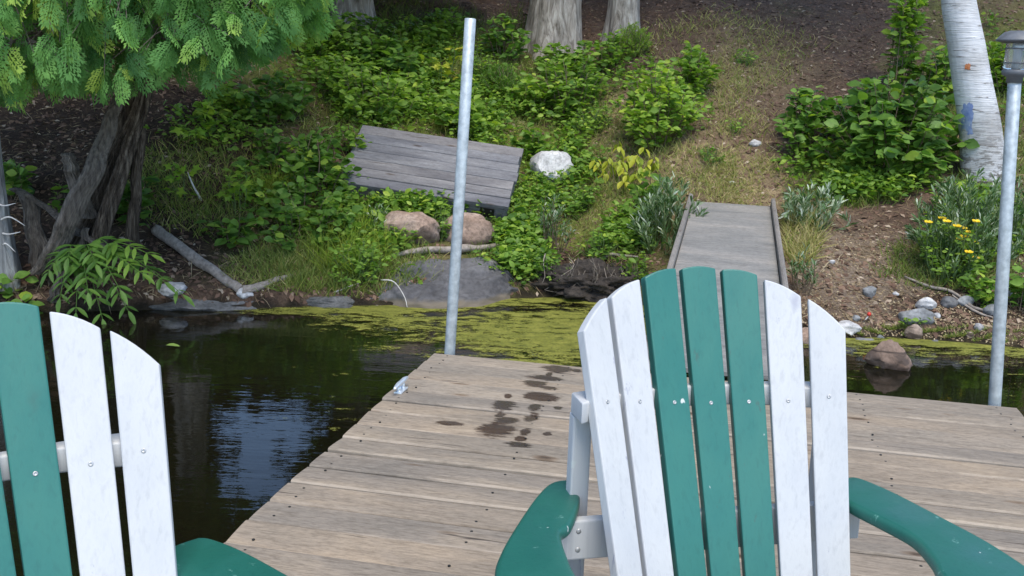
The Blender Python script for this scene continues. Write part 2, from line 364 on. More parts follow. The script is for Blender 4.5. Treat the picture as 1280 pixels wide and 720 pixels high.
def bark(name, c0, c1, c2, sc=1.0, st=(7, 7, 1.1), bump=.9):
    s = N(name); v = s.coord(st); a = s.noise(v, 2.2 * sc, 6, .65, 1.0); b = s.noise(s.coord(), 3, 3)
    c = s.ramp(a, [(.33, c0), (.5, c1), (.66, c2)]); c = s.mix(.4, c, s.ramp(b, [(.3, (.7, .72, .68)), (.7, (1.15, 1.12, 1.1))]), 'MULTIPLY')
    s.bump(a, bump, .02); M[name] = s.fin(c, .9, 0, .2)
bark('maple_bark', (.10, .085, .07), (.28, .25, .22), (.46, .43, .39))
bark('cedar_bark', (.018, .013, .010), (.085, .066, .05), (.20, .165, .13), 1.6, (13, 13, .6))
bark('grey_bark', (.10, .10, .10), (.25, .25, .25), (.40, .40, .39), 1.2, (10, 10, .8))
s = N('birch_bark'); v = s.coord((2.2, 2.2, 26)); a = s.noise(v, 1.6, 5, .65, .6); b = s.noise(s.coord(), 2.5, 4, .6); d = s.noise(s.coord((3, 3, 60)), 2, 4, .6)
c = s.ramp(b, [(.3, (.34, .33, .32)), (.55, (.56, .56, .57)), (.75, (.68, .68, .70))])
c = s.mix(s.g(a, .585, .66), c, (.14, .125, .115)); c = s.mix(.5, c, s.ramp(d, [(.3, (.68, .67, .66)), (.6, (1.05, 1.05, 1.05))]), 'MULTIPLY')
sz = s.n('SeparateXYZ'); s.l(s.coord(), sz.inputs[0]); lowm = s.math('MULTIPLY', s.g(sz.outputs[2], .75, .05), s.g(s.noise(s.coord((5, 5, 16)), 1.5, 5, .7), .50, .56)); c = s.mix(lowm, c, (.10, .085, .07))
s.bump(s.math('ADD', a, d), .6, .012); M['birch_bark'] = s.fin(c, .6, 0, .35)
simple('blue_paint', (.09, .15, .38), (.34, .40, .55), 14, .55, 0, .3, .004)
simple('orange_bark', (.42, .13, .04), (.5, .2, .09), 20, .8)

# ground
s = N('ground_soil'); at = s.n('Attribute', attribute_name='cover'); v = s.coord()
n1 = s.noise(v, 9, 6, .7); n2 = s.noise(v, 60, 5, .7); n3 = s.noise(v, 2.2, 4, .6)
c = s.mix(1, at.outputs['Color'], s.ramp(n1, [(.3, (.55, .52, .5)), (.55, (1.05, 1.03, 1)), (.75, (1.4, 1.35, 1.25))]), 'MULTIPLY')
c = s.mix(.8, c, s.ramp(n2, [(.33, (.50, .48, .46)), (.52, (1.0, 1, 1)), (.7, (1.45, 1.4, 1.32))]), 'MULTIPLY')
s.bump(s.math('ADD', s.math('MULTIPLY', n1, .5), n2), .9, .03); M['ground_soil'] = s.fin(c, .95, 0, .15)

# water: mirror-like surface over dark, tea-coloured, slightly clear water
s = N('lake_water'); c1 = s.coord((1.1, 4.5, 1)); nn = s.noise(c1, 2.2, 3, .5, .3); n2 = s.noise(s.coord((4, 13, 1)), 3.0, 2, .5); nl = s.noise(s.coord((.5, 1.2, 1)), 1.1, 2)
hh = s.math('ADD', s.math('MULTIPLY', nn, .7), s.math('MULTIPLY', n2, .16))
bp = s.n('Bump'); bp.inputs['Strength'].default_value = .22; bp.inputs['Distance'].default_value = .010; s.l(hh, bp.inputs['Height'])
gl = s.n('BsdfGlossy'); gl.inputs['Roughness'].default_value = .01; gl.inputs[0].default_value = (.95, .97, 1, 1); s.l(bp.outputs[0], gl.inputs['Normal'])
df = s.n('BsdfDiffuse'); df.inputs[0].default_value = (.012, .012, .007, 1)
tr = s.n('BsdfTransparent'); tr.inputs[0].default_value = (.40, .36, .20, 1)
ms = s.n('MixShader'); ms.inputs[0].default_value = .62; s.l(df.outputs[0], ms.inputs[1]); s.l(tr.outputs[0], ms.inputs[2])
fr = s.n('Fresnel'); fr.inputs[0].default_value = 1.333; s.l(bp.outputs[0], fr.inputs['Normal'])
m2 = s.n('MixShader'); s.l(fr.outputs[0], m2.inputs[0]); s.l(ms.outputs[0], m2.inputs[1]); s.l(gl.outputs[0], m2.inputs[2]); s.l(m2.outputs[0], s.o.inputs[0]); M['lake_water'] = s.m

# floating algae: mat with ragged holes
s = N('algae'); at = s.n('Attribute', attribute_name='tint'); v = s.coord((1.0, 2.6, 1)); big = s.noise(v, 2.2, 6, .72, 1.3); fi = s.noise(s.coord(), 70, 4, .7); sp = s.noise(s.coord((1, 1.6, 1)), 9, 5, .7)
dens = s.math('ADD', s.math('ADD', at.outputs['Fac'], s.math('MULTIPLY', s.math('SUBTRACT', big, .5), 1.6)), s.math('ADD', s.math('MULTIPLY', s.math('SUBTRACT', fi, .5), .5), s.math('MULTIPLY', s.math('SUBTRACT', sp, .5), .8)))
alpha = s.g(dens, .42, .62)
c = s.ramp(sp, [(.3, (.075, .085, .014)), (.5, (.175, .18, .03)), (.7, (.26, .25, .05))]); c = s.mix(.6, c, s.ramp(fi, [(.35, (.45, .45, .4)), (.6, (1.15, 1.15, 1.1))]), 'MULTIPLY')
s.bump(fi, .5, .006); s.fin(c, .7, 0, .3); s.l(alpha, s.b.inputs['Alpha']); M['algae'] = s.m

# ------------------------------------------------------------------ terrain
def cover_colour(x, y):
    d = y - shore(x); n = fbm(x * 1.3, y * 1.3, 80, 4) * 2; n2 = fbm(x * 3.1, y * 3.1, 90, 3) * 2
    litter = np.array([.125, .085, .062]); straw = np.array([.30, .23, .14]); moss = np.array([.165, .19, .045]); mulch = np.array([.23, .18, .14]); mud = np.array([.030, .024, .018])
    C = np.tile(litter, (len(x), 1))
    def lay(C, col, m): m = np.clip(m, 0, 1)[:, None]; return C * (1 - m) + col * m
    def el(cx, cy, rx, ry): return 1.3 - np.sqrt(((x - cx) / rx) ** 2 + ((y - cy) / ry) ** 2) + n * .8
    C = lay(C, moss, el(-.9, 9.7, 2.6, 2.2) * 1.2); C = lay(C, moss * .8, el(-2.0, 8.2, 1.0, 1.0) * .8); C = lay(C, moss, el(.6, 8.6, 1.0, 1.2)); C = lay(C, moss, el(-.9, 8.0, 1.3, .9)); C = lay(C, moss, el(5.5, 10.5, 1.6, 3))
    C = lay(C, straw, el(1.35, 9.4, .75, 1.3)); C = lay(C, straw, el(2.1, 8.6, .55, .7)); C = lay(C, straw * .8, el(2.2, 10.6, .9, 1.2) * .8)
    C = lay(C, mulch, el(2.65, 7.1, .75, .75) * 1.5); C = lay(C, straw * .9, (n2 - .25) * 1.0 * (d < 4))
    C = lay(C, litter * .5, el(-3.3, 8.2, 1.6, 1.6) * 1.6)  # litter under the cedar, darkened further in place of the tree's shade
    C = lay(C, litter * .45, el(3.25, 6.75, .75, .28) * 2.2); C = lay(C, litter * .4, el(.55, 7.6, .4, .25) * 2)
    C = lay(C, mud, np.where(d < .06, 1.0, 0)); C = lay(C, np.array([.06, .052, .025]), np.where((d < .02) & (d > -1.2), 1.0, 0) * (.6 + n))
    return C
gx = np.unique(np.r_[np.arange(-5.6, 6.6, .055), np.linspace(-60, -5.6, 26), np.linspace(6.6, 60, 26)])
gy = np.unique(np.r_[np.arange(5.6, 13.5, .055), np.linspace(13.5, 20, 34), np.linspace(20, 90, 22), np.linspace(-60, 5.6, 30)])
X, Y = np.meshgrid(gx, gy); x = X.ravel(); y = Y.ravel(); z = terrain(x, y)
ny, nx = X.shape; i = np.arange(nx - 1); j = np.arange(ny - 1); I, J = np.meshgrid(i, j); a = (J * nx + I).ravel()
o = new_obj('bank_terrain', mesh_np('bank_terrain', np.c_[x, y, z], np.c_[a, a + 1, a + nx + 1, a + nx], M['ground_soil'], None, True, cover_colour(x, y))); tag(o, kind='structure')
gx = np.linspace(-80, 80, 41); gy = np.linspace(-90, 12, 27); X, Y = np.meshgrid(gx, gy); ny, nx = X.shape; I, J = np.meshgrid(np.arange(nx - 1), np.arange(ny - 1)); a = (J * nx + I).ravel()
o = new_obj('lake_water', mesh_np('lake_water', np.c_[X.ravel(), Y.ravel(), 0 * X.ravel()], np.c_[a, a + 1, a + nx + 1, a + nx], M['lake_water'])); tag(o, kind='structure')

# algae sheet, density falls off away from the weedy shallows
gx = np.arange(-2.6, 4.6, .06); gy = np.arange(4.3, 7.6, .06); X, Y = np.meshgrid(gx, gy); x = X.ravel(); y = Y.ravel(); ny, nx = X.shape
d = y - shore(x)
dens = .17 + .62 * np.exp(-(((x - .70) / .85) ** 2 + ((y - 6.2) / .95) ** 2)) + .45 * np.exp(-((d + .06) / .13) ** 2) * (x > -2.0) + .30 * np.exp(-(((x + .45) / .8) ** 2 + ((y - 6.3) / .55) ** 2)) + .27 * np.exp(-(((x - 2.7) / 1.0) ** 2 + ((d + .35) / .3) ** 2)) - .30 * np.clip(-x - .9, 0, 1) + .20 * np.exp(-((d + .25) / .3) ** 2) * (x < -.6)
dens -= .4 * np.clip((-1.6 - x), 0, 1)
I, J = np.meshgrid(np.arange(nx - 1), np.arange(ny - 1)); a = (J * nx + I).ravel()
o = new_obj('floating_algae', mesh_np('floating_algae', np.c_[x, y, np.full(len(x), .004)], np.c_[a, a + 1, a + nx + 1, a + nx], M['algae'], dens)); tag(o, 'yellow green algae film floating between dock and shore', 'algae', kind='stuff')

# ------------------------------------------------------------------ dock
DZ = .35; DYAW = -.2062; DO = np.array([-.3357, 4.5073]); DW = 2.445; PITCHP = .1425
ux = np.array([math.cos(DYAW), math.sin(DYAW)]); uy = np.array([-math.sin(DYAW), math.cos(DYAW)])
def dockxy(px, py):
    p = at_z(px, py, DZ)[:2] - DO; return p @ ux, p @ uy
wet_px = [(1085, 130, 80, 14), (1190, 140, 25, 7), (1020, 181, 75, 9), (1045, 165, 15, 15), (970, 212, 60, 15), (1040, 235, 45, 6), (1005, 280, 80, 16), (970, 335, 28, 20), (805, 325, 55, 25), (785, 375, 22, 14), (820, 405, 55, 14), (950, 390, 35, 18), (770, 450, 80, 30), (915, 467, 25, 15), (1035, 475, 22, 7), (1090, 340, 20, 6), (825, 275, 18, 6), (515, 420, 60, 9), (880, 530, 60, 14), (895, 495, 25, 6)]
ells = []
for (zx, zy, rx, ry) in wet_px:
    a = dockxy(440 + zx / 4.237, 430 + zy / 4.237); b = dockxy(440 + (zx + rx) / 4.237, 430 + zy / 4.237); c = dockxy(440 + zx / 4.237, 430 + (zy + ry) / 4.237)
    ells.append((a[0], a[1], abs(b[0] - a[0]) * 1.22, max(abs(c[1] - a[1]) * 1.25, .022)))
wood_deck('deck_wood', ((.218, .188, .152), (.265, .222, .174), (.325, .264, .196)), dict(axes=(tuple(ux), tuple(uy)), origin=tuple(DO), ells=ells))
wood_deck('grey_wood', ((.12, .12, .135), (.175, .175, .19), (.24, .238, .25)), None, 1.0)
wood_deck('ramp_wood', ((.17, .175, .175), (.225, .225, .22), (.29, .28, .265)), None, 1.0, 40, .12, 1)
wood_deck('rail_wood', ((.17, .155, .145), (.22, .205, .19), (.28, .255, .23)), None, .8)

def plank_mesh(name, L, W, T, seed, mat, bev=.006):
    r = np.random.default_rng(seed); n = 14; xs = np.linspace(0, L, n)
    yo = (fbm(xs * 1.3 + seed * 3.7, xs * 0 + seed, 5, 3)) * .006; zo = fbm(xs * .9 + seed * 1.7, xs * 0 + seed * 2.1, 6, 2) * .006; tw = r.normal(0, .0035)
    prof = [(-W / 2, -T), (-W / 2, -bev), (-W / 2 + bev * .45, -bev * .3), (-W / 2 + bev * 1.4, 0), (-W * .17, .0012), (W * .17, .0012), (W / 2 - bev * 1.4, 0), (W / 2 - bev * .45, -bev * .3), (W / 2, -bev), (W / 2, -T)]
    m = len(prof); V = []
    for q in range(n):
        for (py_, pz_) in prof: V.append((xs[q], py_ + yo[q] * (1 if py_ > 0 else -1) * .5 + yo[q], pz_ + zo[q] * .5 + tw * py_ / W * 2))
    F = []; k = np.arange(m)
    for q in range(n - 1): F.append(np.c_[q * m + k, (q + 1) * m + k, (q + 1) * m + (k + 1) % m, q * m + (k + 1) % m])
    F = np.concatenate(F); me = bpy.data.meshes.new(name)
    faces = [tuple(f) for f in F] + [tuple(range(m)), tuple((n - 1) * m + kk for kk in range(m - 1, -1, -1))]
    me.from_pydata([tuple(map(float, p)) for p in V], [], faces); me.update()
    me.materials.append(mat); return me
dock = thing('floating_dock', 'weathered brown wooden dock of long cross planks with wet footprints', 'dock', (DO[0], DO[1], 0), DYAW)
A = Acc(); A.add(*cyl_V(0, 0, 8, [(.0042, -.002), (.0042, .0005), (.003, .0009)])); NAIL = A.mesh('nail_head', M['black_metal'])
for k in range(42):
    jl = rng.normal(0, .004)
    o = new_obj('plank', plank_mesh('plank', DW + rng.normal(0, .004), PITCHP - .0055, .036, k, M['deck_wood']), dock)
    if k < 29:
        for xx in (.07, .62, DW / 2, 1.83, DW - .07):
            for yy in (-.036, .036):
                nl_ = new_obj('nail_head', NAIL, o); nl_.location = (xx + rng.normal(0, .006), yy + rng.normal(0, .005), .0016)
    o.location = (jl, -(k + .5) * PITCHP, DZ + rng.normal(0, .0014)); o.rotation_euler = (0, 0, rng.normal(0, .0005))
DL = 42 * PITCHP
for nm, sz, lc in (('rim_joist', (.04, DL - .04, .17), (.045, -DL / 2, DZ - .126)), ('rim_joist', (.04, DL - .04, .17), (DW - .045, -DL / 2, DZ - .126)), ('rim_joist', (DW - .14, .04, .17), (DW / 2, -.045, DZ - .126)), ('rim_joist', (DW - .14, .04, .17), (DW / 2, -DL + .045, DZ - .126))):
    box(nm, sz, lc, M['grey_wood'], dock)
for a in (-.9, -3.2, -5.2): box('float_block', (DW - .5, .75, .34), (DW / 2, a, .045), M['floatblock'], dock, .03)
# cleat on the left edge
cl = thing('dock_cleat', 'small pale metal mooring cleat on the left edge of the dock', 'cleat', (*(DO + ux * .035 + uy * -.60), DZ + .002), DYAW)
cl.scale = (.8, .8, .8)
A = Acc(); A.add(*tube(bez([(0, -.105, .040), (0, -.05, .045), (0, 0, .043), (0, .05, .045), (0, .105, .040)], 15), np.interp(np.linspace(-1, 1, 15), [-1, -.9, -.4, .4, .9, 1], [.004, .008, .013, .013, .008, .004]), 12)); A.build('horn', M['cast_alloy'], cl, True)
for yy in (-.03, .03):
    A = Acc(); A.add(*tube([(0, yy, 0), (0, yy, .02), (0, yy * .8, .045)], [.013, .010, .010], 10)); A.build('post', M['cast_alloy'], cl, True)
box('base', (.04, .11, .008), (0, 0, .004), M['cast_alloy'], cl, .003)

# ------------------------------------------------------------------ gangway
e0 = at_z(889, 474, DZ + .03)
wdt = .645; mid0 = DO + ux * 1.24 + uy * .02
pL = at_y(868, 258, 8.25); pR = at_y(966, 252, 8.13)
far = (pL + pR) / 2; rdir = np.array([far[0] - 0, far[1], 0])
gd = np.array([*uy, 0.]); ln = float((far[:2] - DO) @ uy); X0 = float((far[:2] - DO) @ ux) - .015
rise = math.atan2(far[2] - (DZ + .03), ln)
gw = thing('gangway', 'long narrow plywood gangway with raised side rails from dock to shore', 'gangway', (*(DO + ux * X0 + uy * .01), DZ + .03), DYAW); gw.rotation_euler = (rise, 0, DYAW)
gl_len = ln / math.cos(rise)
for k, (y0, y1) in enumerate(((0, gl_len - 2.44), (gl_len - 2.44, gl_len))):
    me = plank_mesh('deck_panel', y1 - y0 - .004, wdt - .04, .018, 300 + k, M['ramp_wood'], .003)
    o = new_obj('deck_panel', me, gw); o.rotation_euler = (0, 0, math.pi / 2); o.location = (0, y0, 0)
for sg in (-1, 1): 
    o = new_obj('side_rail', plank_mesh('side_rail', gl_len + .10, .032, .15, 320 + sg, M['rail_wood'], .006), gw); o.rotation_euler = (0, 0, math.pi / 2); o.location = (sg * (wdt / 2), .0, .045)
for k in range(5): box('cross_bearer', (wdt - .06, .07, .06), (0, .3 + k * .85, -.052), M['grey_wood'], gw)

# ------------------------------------------------------------------ poles and lantern
def pole(label, pb, pt, r, below):
    d = norm(pt - pb); base = pb - d * below; L = float(np.linalg.norm(pt - base))
    t = thing('steel_pole', label, 'pole', base, 0, 'galvanised dock poles'); q = Vector(d).to_track_quat('Z', 'Y'); t.rotation_euler = q.to_euler()
    A = Acc(); A.add(*cyl_V(r, L, 28, [(r, 0), (r, L * .3), (r, L * .6), (r, L - .003), (r - .003, L)])); A.build('shaft', M['galvanised'], t, True); return t, d
pb = np.array([*(DO + ux * .075 + uy * .05), DZ - .05]); bp_ = at_y(562, 444, pb[1]); pt_ = at_y(588, 23, pb[1] + .02)
pole('tall plain galvanised steel pole at the far left corner of the dock', bp_, pt_, .0245, .75)
qy = float((DO + ux * 2.36 + uy * .05)[1]); bp2 = at_y(1243, 508, qy); pt2 = at_y(1268.5, 97, qy)
pole('galvanised steel pole under the solar lantern at the right corner', bp2, pt2, .0245, .75)
lan = thing('solar_lantern', 'dark grey solar post lantern with ribbed glass on the right pole', 'lantern', pt2, 0)
A = Acc(); A.add(*cyl_V(0, 0, 32, [(.030, -.02), (.030, .002), (.047, .008), (.050, .018), (.050, .026), (.044, .030)])); A.build('collar', M['dark_plastic'], lan, True)
A = Acc(); th = 48
V, F = cyl_V(0, 0, 48, [(.044, .030), (.045, .036), (.045, .125), (.043, .130)]); ang = np.arctan2(V[:, 1], V[:, 0]); V[:, :2] *= (1 + .025 * np.cos(ang * 16))[:, None]
A.add(V, F); A.build('glass', M['lamp_glass'], lan, True)
A = Acc(); A.add(*cyl_V(0, 0, 16, [(.013, .03), (.013, .10), (.018, .105), (.018, .129)])); A.build('inner_lamp', M['cast_alloy'], lan, True)
for rz_ in (.055, .108):
    A = Acc(); a = np.linspace(0, 2 * math.pi, 33); A.add(*tube(np.c_[.0475 * np.cos(a), .0475 * np.sin(a), np.full(33, rz_)], .0022, 6)); A.build('ring', M['dark_plastic'], lan, True)
A = Acc(); A.add(*cyl_V(0, 0, 40, [(.05, .128), (.083, .134), (.086, .138), (.084, .142), (.058, .168), (.045, .172), (.040, .174)])); A.build('cap', M['dark_plastic'], lan)

# ------------------------------------------------------------------ adirondack chairs
CH = dict(beta=.3996, ku=.1509, kl=.1336, su=.0739, sl=.0637, wt=.0635, wb=.0567)
TOPS = [(.814, .864), (.863, .889), (.892, .905), (.904, .904), (.902, .894), (.886, .859), (.856, .806)]
SCREW = [.692, .682, .673, .668, .669, .673, .686]
def chair_pt(i, zz, e, off=0.0):
    t = (zz - .3) / .35; b = CH
    Ru = b['su'] / b['ku']; Rl = b['sl'] / b['kl']
    xu, yu = Ru * math.sin(b['ku'] * i), Ru * math.cos(b['ku'] * i) - Ru; xl, yl = Rl * math.sin(b['kl'] * i), Rl * math.cos(b['kl'] * i) - Rl
    X_ = xl + (xu - xl) * t; Y_ = yl + (yu - yl) * t; w_ = b['wb'] + (b['wt'] - b['wb']) * t; th = b['ku'] * i
    X_ += e * w_ / 2 * math.cos(th); Y_ += -e * w_ / 2 * math.sin(th) + math.tan(b['beta']) * (zz - .3)
    nb = np.array([math.sin(th) * math.cos(b['beta']), math.cos(th) * math.cos(b['beta']), -math.sin(b['beta'])])
    return np.array([X_, Y_, zz]) + nb * off
def prism(outline, z0, z1, name, mat, parent, bevel=.006, seg=3):
    bm = bmesh.new(); vs_ = [bm.verts.new((p[0], p[1], z0)) for p in outline]; f = bm.faces.new(vs_)
    r = bmesh.ops.extrude_face_region(bm, geom=[f]); bmesh.ops.translate(bm, verts=[v for v in r['geom'] if isinstance(v, bmesh.types.BMVert)], vec=(0, 0, z1 - z0)); bmesh.ops.recalc_face_normals(bm, faces=bm.faces)
    if bevel: bmesh.ops.bevel(bm, geom=[e for e in bm.edges if abs(e.verts[0].co.z - e.verts[1].co.z) < 1e-6], offset=bevel, segments=seg, affect='EDGES', profile=.5)
    o = bm_obj(name, bm, mat, parent)
    o.data.polygons.foreach_set('use_smooth', np.ones(len(o.data.polygons), bool)); o.data.set_sharp_from_angle(angle=.7)
    return o
def make_chair(label, loc, rz):
    t = thing('adirondack_chair', label, 'chair', (loc[0], loc[1], DZ), rz, 'green and white chairs on the dock')
    TH = .021
    for n in range(7):
        i = n - 3; zl, zr = TOPS[n]; mat = M['green_paint'] if 2 <= n <= 4 else M['white_paint']
        bm = bmesh.new(); cols = np.linspace(-1, 1, 7); rows = [.27, .45, .62, .74]; gridF = []; gridB = []
        for off, G in ((0, gridF), (TH, gridB)):
            for rr in rows: G.append([bm.verts.new(chair_pt(i, rr, e, off)) for e in cols])
            G.append([bm.verts.new(chair_pt(i, zl + (zr - zl) * (e + 1) / 2 + .0045 * (1 - e * e), e, off)) for e in cols])
        for r_ in range(4):
            for c_ in range(6):
                bm.faces.new((gridF[r_][c_], gridF[r_][c_ + 1], gridF[r_ + 1][c_ + 1], gridF[r_ + 1][c_])); bm.faces.new((gridB[r_][c_ + 1], gridB[r_][c_], gridB[r_ + 1][c_], gridB[r_ + 1][c_ + 1]))
            bm.faces.new((gridF[r_ + 1][0], gridB[r_ + 1][0], gridB[r_][0], gridF[r_][0])); bm.faces.new((gridF[r_][6], gridB[r_][6], gridB[r_ + 1][6], gridF[r_ + 1][6]))
        for c_ in range(6):
            bm.faces.new((gridF[4][c_], gridF[4][c_ + 1], gridB[4][c_ + 1], gridB[4][c_])); bm.faces.new((gridF[0][c_ + 1], gridF[0][c_], gridB[0][c_], gridB[0][c_ + 1]))
        bmesh.ops.recalc_face_normals(bm, faces=bm.faces)
        es = [e for e in bm.edges if e.calc_face_angle(0) > .9]
        bmesh.ops.bevel(bm, geom=es, offset=.0028, segments=2, affect='EDGES', profile=.5)
        o = bm_obj('back_slat', bm, mat, t)
        th = CH['ku'] * i; nf = -np.array([math.sin(th) * math.cos(CH['beta']), math.cos(th) * math.cos(CH['beta']), -math.sin(CH['beta'])])
        p = chair_pt(i, SCREW[n], 0, -.0003)
        A = Acc(); V, F = cyl_V(0, 0, 14, [(.0038, -.002), (.0038, .0004), (.0031, .0010), (.0014, .0010), (.0012, .0002)]); Rm = np.array(Vector(nf).to_track_quat('Z', 'Y').to_matrix()); A.add(V @ Rm.T + p, F); A.build('screw', M['screw_metal'], o, True)
    # upper curved rail: front follows the slats' backs
    zt = .70; bm = bmesh.new(); fr_ = []; bk = []
    xs = np.linspace(-.268, .248, 21); px_ = [chair_pt(i, .675, 0, TH + .001) for i in np.linspace(-3.75, 3.75, 41)]
    ax = np.array([p[0] for p in px_]); ay = np.array([p[1] for p in px_])
    out = [(xx, float(np.interp(xx, ax, ay))) for xx in xs] + [(xx, .198 - .03 * (abs(xx) / .268) ** 3) for xx in xs[::-1]]
    prism(out, .655, .695, 'upper_rail', M['white_paint'], t, .004)
    # lower rail carrying the arms
    yb = chair_pt(0, .46, 0, TH + .002)[1]
    o = box('lower_rail', (.60, .022, .075), (0, yb + .016, .440), M['white_paint'], t, .003)
    for xx in (-.265, .265):
        for zz in (.018, -.018):
            A = Acc(); V, F = cyl_V(0, 0, 12, [(.0048, -.002), (.0048, .0005), (.003, .0012)]); Rm = np.array(Vector((0, -1, 0)).to_track_quat('Z', 'Y').to_matrix()); A.add(V @ Rm.T + np.array([xx, -.0112, zz]), F); A.build('screw', M['screw_metal'], o, True)
    for sg in (-1, 1):
        box('rear_post', (.036, .030, .56), (sg * .249, .166, .374), M['white_paint'], t, .004)
        xs_ = [(.316, .162), (.334, .143), (.357, .074), (.379, -.041), (.396, -.147), (.397, -.26), (.388, -.36), (.345, -.42), (.285, -.415), (.238, -.365), (.226, -.29), (.236, -.23), (.256, -.180), (.272, -.103), (.258, -.029), (.240, .043), (.238, .10), (.262, .150)] if sg > 0 else [(.248, .228), (.284, .219), (.323, .170), (.383, .066), (.440, -.045), (.467, -.124), (.475, -.25), (.462, -.36), (.42, -.42), (.365, -.415), (.335, -.36), (.334, -.25), (.341, -.144), (.338, -.082), (.325, .002), (.298, .036), (.258, .120), (.240, .185)]
        cv = bez([(*p, 0) for p in xs_ + xs_[:1]], 84)[:-1]
        prism([(sg * p[0], p[1]) for p in cv][::sg], .478, .503, 'arm', M['green_worn'], t, .010, 4)
        box('front_leg', (.024, .09, .477), (sg * .318, -.33, .2385), M['white_paint'], t, .003)
        o = box('arm_bracket', (.030, .10, .13), (sg * .346, -.33, .412), M['white_paint'], t, .006)
        # side stringer that ends as the back leg
        bm = bmesh.new(); pr = [(-.40, .27), (-.40, .37), (-.34, .385), (0, .31), (.26, .06), (.275, .0), (.16, .0), (-.05, .20)]
        a_ = [bm.verts.new((sg * .281, p[0], p[1])) for p in pr]; b_ = [bm.verts.new((sg * .303, p[0], p[1])) for p in pr]
        bm.faces.new(a_); bm.faces.new(b_[::-1])
        for q in range(len(pr)): bm.faces.new((a_[q], b_[q], b_[(q + 1) % len(pr)], a_[(q + 1) % len(pr)]))
        bmesh.ops.recalc_face_normals(bm, faces=bm.faces); bm_obj('side_stringer', bm, M['white_paint'], t, .003)
    for k in range(7):
        yy = -.37 + k * .062; zz = np.interp(yy, [-.4, -.34, 0], [.376, .389, .314]) + .013
        box('seat_slat', (.60, .056, .02), (0, yy, zz), M['white_paint'] if k % 2 else M['green_paint'], t, .004, (math.atan2(-.075, .34) if yy > -.34 else .1, 0, 0))
    box('front_apron', (.56, .02, .10), (0, -.405, .318), M['white_paint'], t, .003)
    return t
make_chair('green and white slatted lawn chair at right with its whole back showing', (.4152, 1.6901), .2363)
make_chair('green and white slatted lawn chair at left, cut off by the picture edge', (-.6376, 1.2279), .6828)

# ------------------------------------------------------------------ grey platform lying on the bank
TL = at_y(444, 153, 9.05); TRp = at_y(648, 188, 8.93); BRp = at_y(641, 257, 8.10); BLp = at_y(427, 230, 8.22)
bl = ground(470, 262); 
ex = norm(((BRp - BLp) + (TRp - TL)) / 2); ey = norm(((TL - BLp) + (TRp - BRp)) / 2); ez = norm(np.cross(ex, ey)); ey = np.cross(ez, ex)
PLW = float(np.linalg.norm(BRp - BLp) * .5 + np.linalg.norm(TRp - TL) * .5); PLD = float(np.linalg.norm(TL - BLp) * .5 + np.linalg.norm(TRp - BRp) * .5)
PO = (TL + TRp + BRp + BLp) / 4 - ex * PLW / 2 - ey * PLD / 2
plat = thing('wooden_platform', 'tilted grey weathered wooden platform lying on the grassy bank', 'platform'); plat.matrix_world = Matrix(((ex[0], ey[0], ez[0], PO[0]), (ex[1], ey[1], ez[1], PO[1]), (ex[2], ey[2], ez[2], PO[2]), (0, 0, 0, 1)))
pw = PLD / 7
for k in range(7):
    o = new_obj('plank', plank_mesh('plank', PLW + rng.normal(0, .008), pw - .008, .034, 400 + k, M['grey_wood']), plat); o.location = (rng.normal(0, .008), (k + .5) * pw, rng.normal(0, .002))
for nm, sz, lc in (('front_beam', (PLW - .02, .038, .12), (PLW / 2, .03, -.097)), ('rear_beam', (PLW - .02, .038, .12), (PLW / 2, PLD - .03, -.097)), ('side_beam', (.038, PLD - .1, .15), (.03, PLD / 2, -.112)), ('side_beam', (.038, PLD - .1, .15), (PLW - .03, PLD / 2, -.112))): box(nm, sz, lc, M['grey_wood'], plat)
for xx in (.085, PLW - .16):
    o = box('bracket', (.115, .008, .085), (xx, .006, -.085), M['black_metal'], plat, .002)
    for q in (-.03, .03): 
        A = Acc(); V, F = cyl_V(0, 0, 10, [(.008, 0), (.008, .006), (.004, .008)]); A.add(V @ np.array([[1, 0, 0], [0, 0, 1], [0, -1, 0]]).T * np.array([1, 1, 1]) + np.array([q, -.004, .02]), F); A.build('bolt', M['screw_metal'], o)

# ------------------------------------------------------------------ rocks
def rock(name, label, c, size, mat, seed, rz=0, sharp=.25, cuts=7, sub=4, sq=1.0, tilt=0, group=None, trap=0):
    bm = bmesh.new(); bmesh.ops.create_icosphere(bm, subdivisions=sub, radius=1); V = np.array([v.co[:] for v in bm.verts]); r = np.random.default_rng(seed)
    V = np.sign(V) * np.abs(V) ** sq; V = V / np.maximum(np.linalg.norm(V, axis=1, keepdims=True) ** .35, 1e-6)
    for _ in range(cuts):
        n = norm(r.normal(size=3)); dd = r.uniform(.62, .9); s_ = V @ n; V = V - np.where(s_ > dd, (s_ - dd) * (.8), 0)[:, None] * n
    nz = fbm(V[:, 0] * 1.6 + seed, V[:, 1] * 1.6 + V[:, 2] * 2.3, 70 + seed % 5, 4); n2 = fbm(V[:, 2] * 5 + seed, V[:, 0] * 5 - V[:, 1] * 4, 75 + seed % 3, 3)
    V = V * (1 + sharp * nz * 1.6 + .08 * n2)[:, None]
    if trap: V[:, :2] *= (1 - trap * np.clip(V[:, 2], -.2, 1))[:, None]
    for v, p in zip(bm.verts, V): v.co = p * np.array(size)
    o = bm_obj(name, bm, mat); o.data.polygons.foreach_set('use_smooth', np.ones(len(o.data.polygons), bool)); o.data.set_sharp_from_angle(angle=.6)
    o.location = c; o.rotation_euler = (tilt, 0, rz); tag(o, label, 'rock', group); return o
def rk(px, py, wpx, hpx, name, label, mat, seed, sink=.3, depth=.8, **k):
    g = ground(px, py) if py < 425 or True else None; D = g[1] / FPX
    sx = wpx * D / 2; sz = hpx * D / 2 * (1 + sink * .6); return rock(name, label, (g[0], g[1] + sx * depth * .6, g[2] + sz * (1 - sink) * .75), (sx, sx * depth, sz), mat, seed, **k)
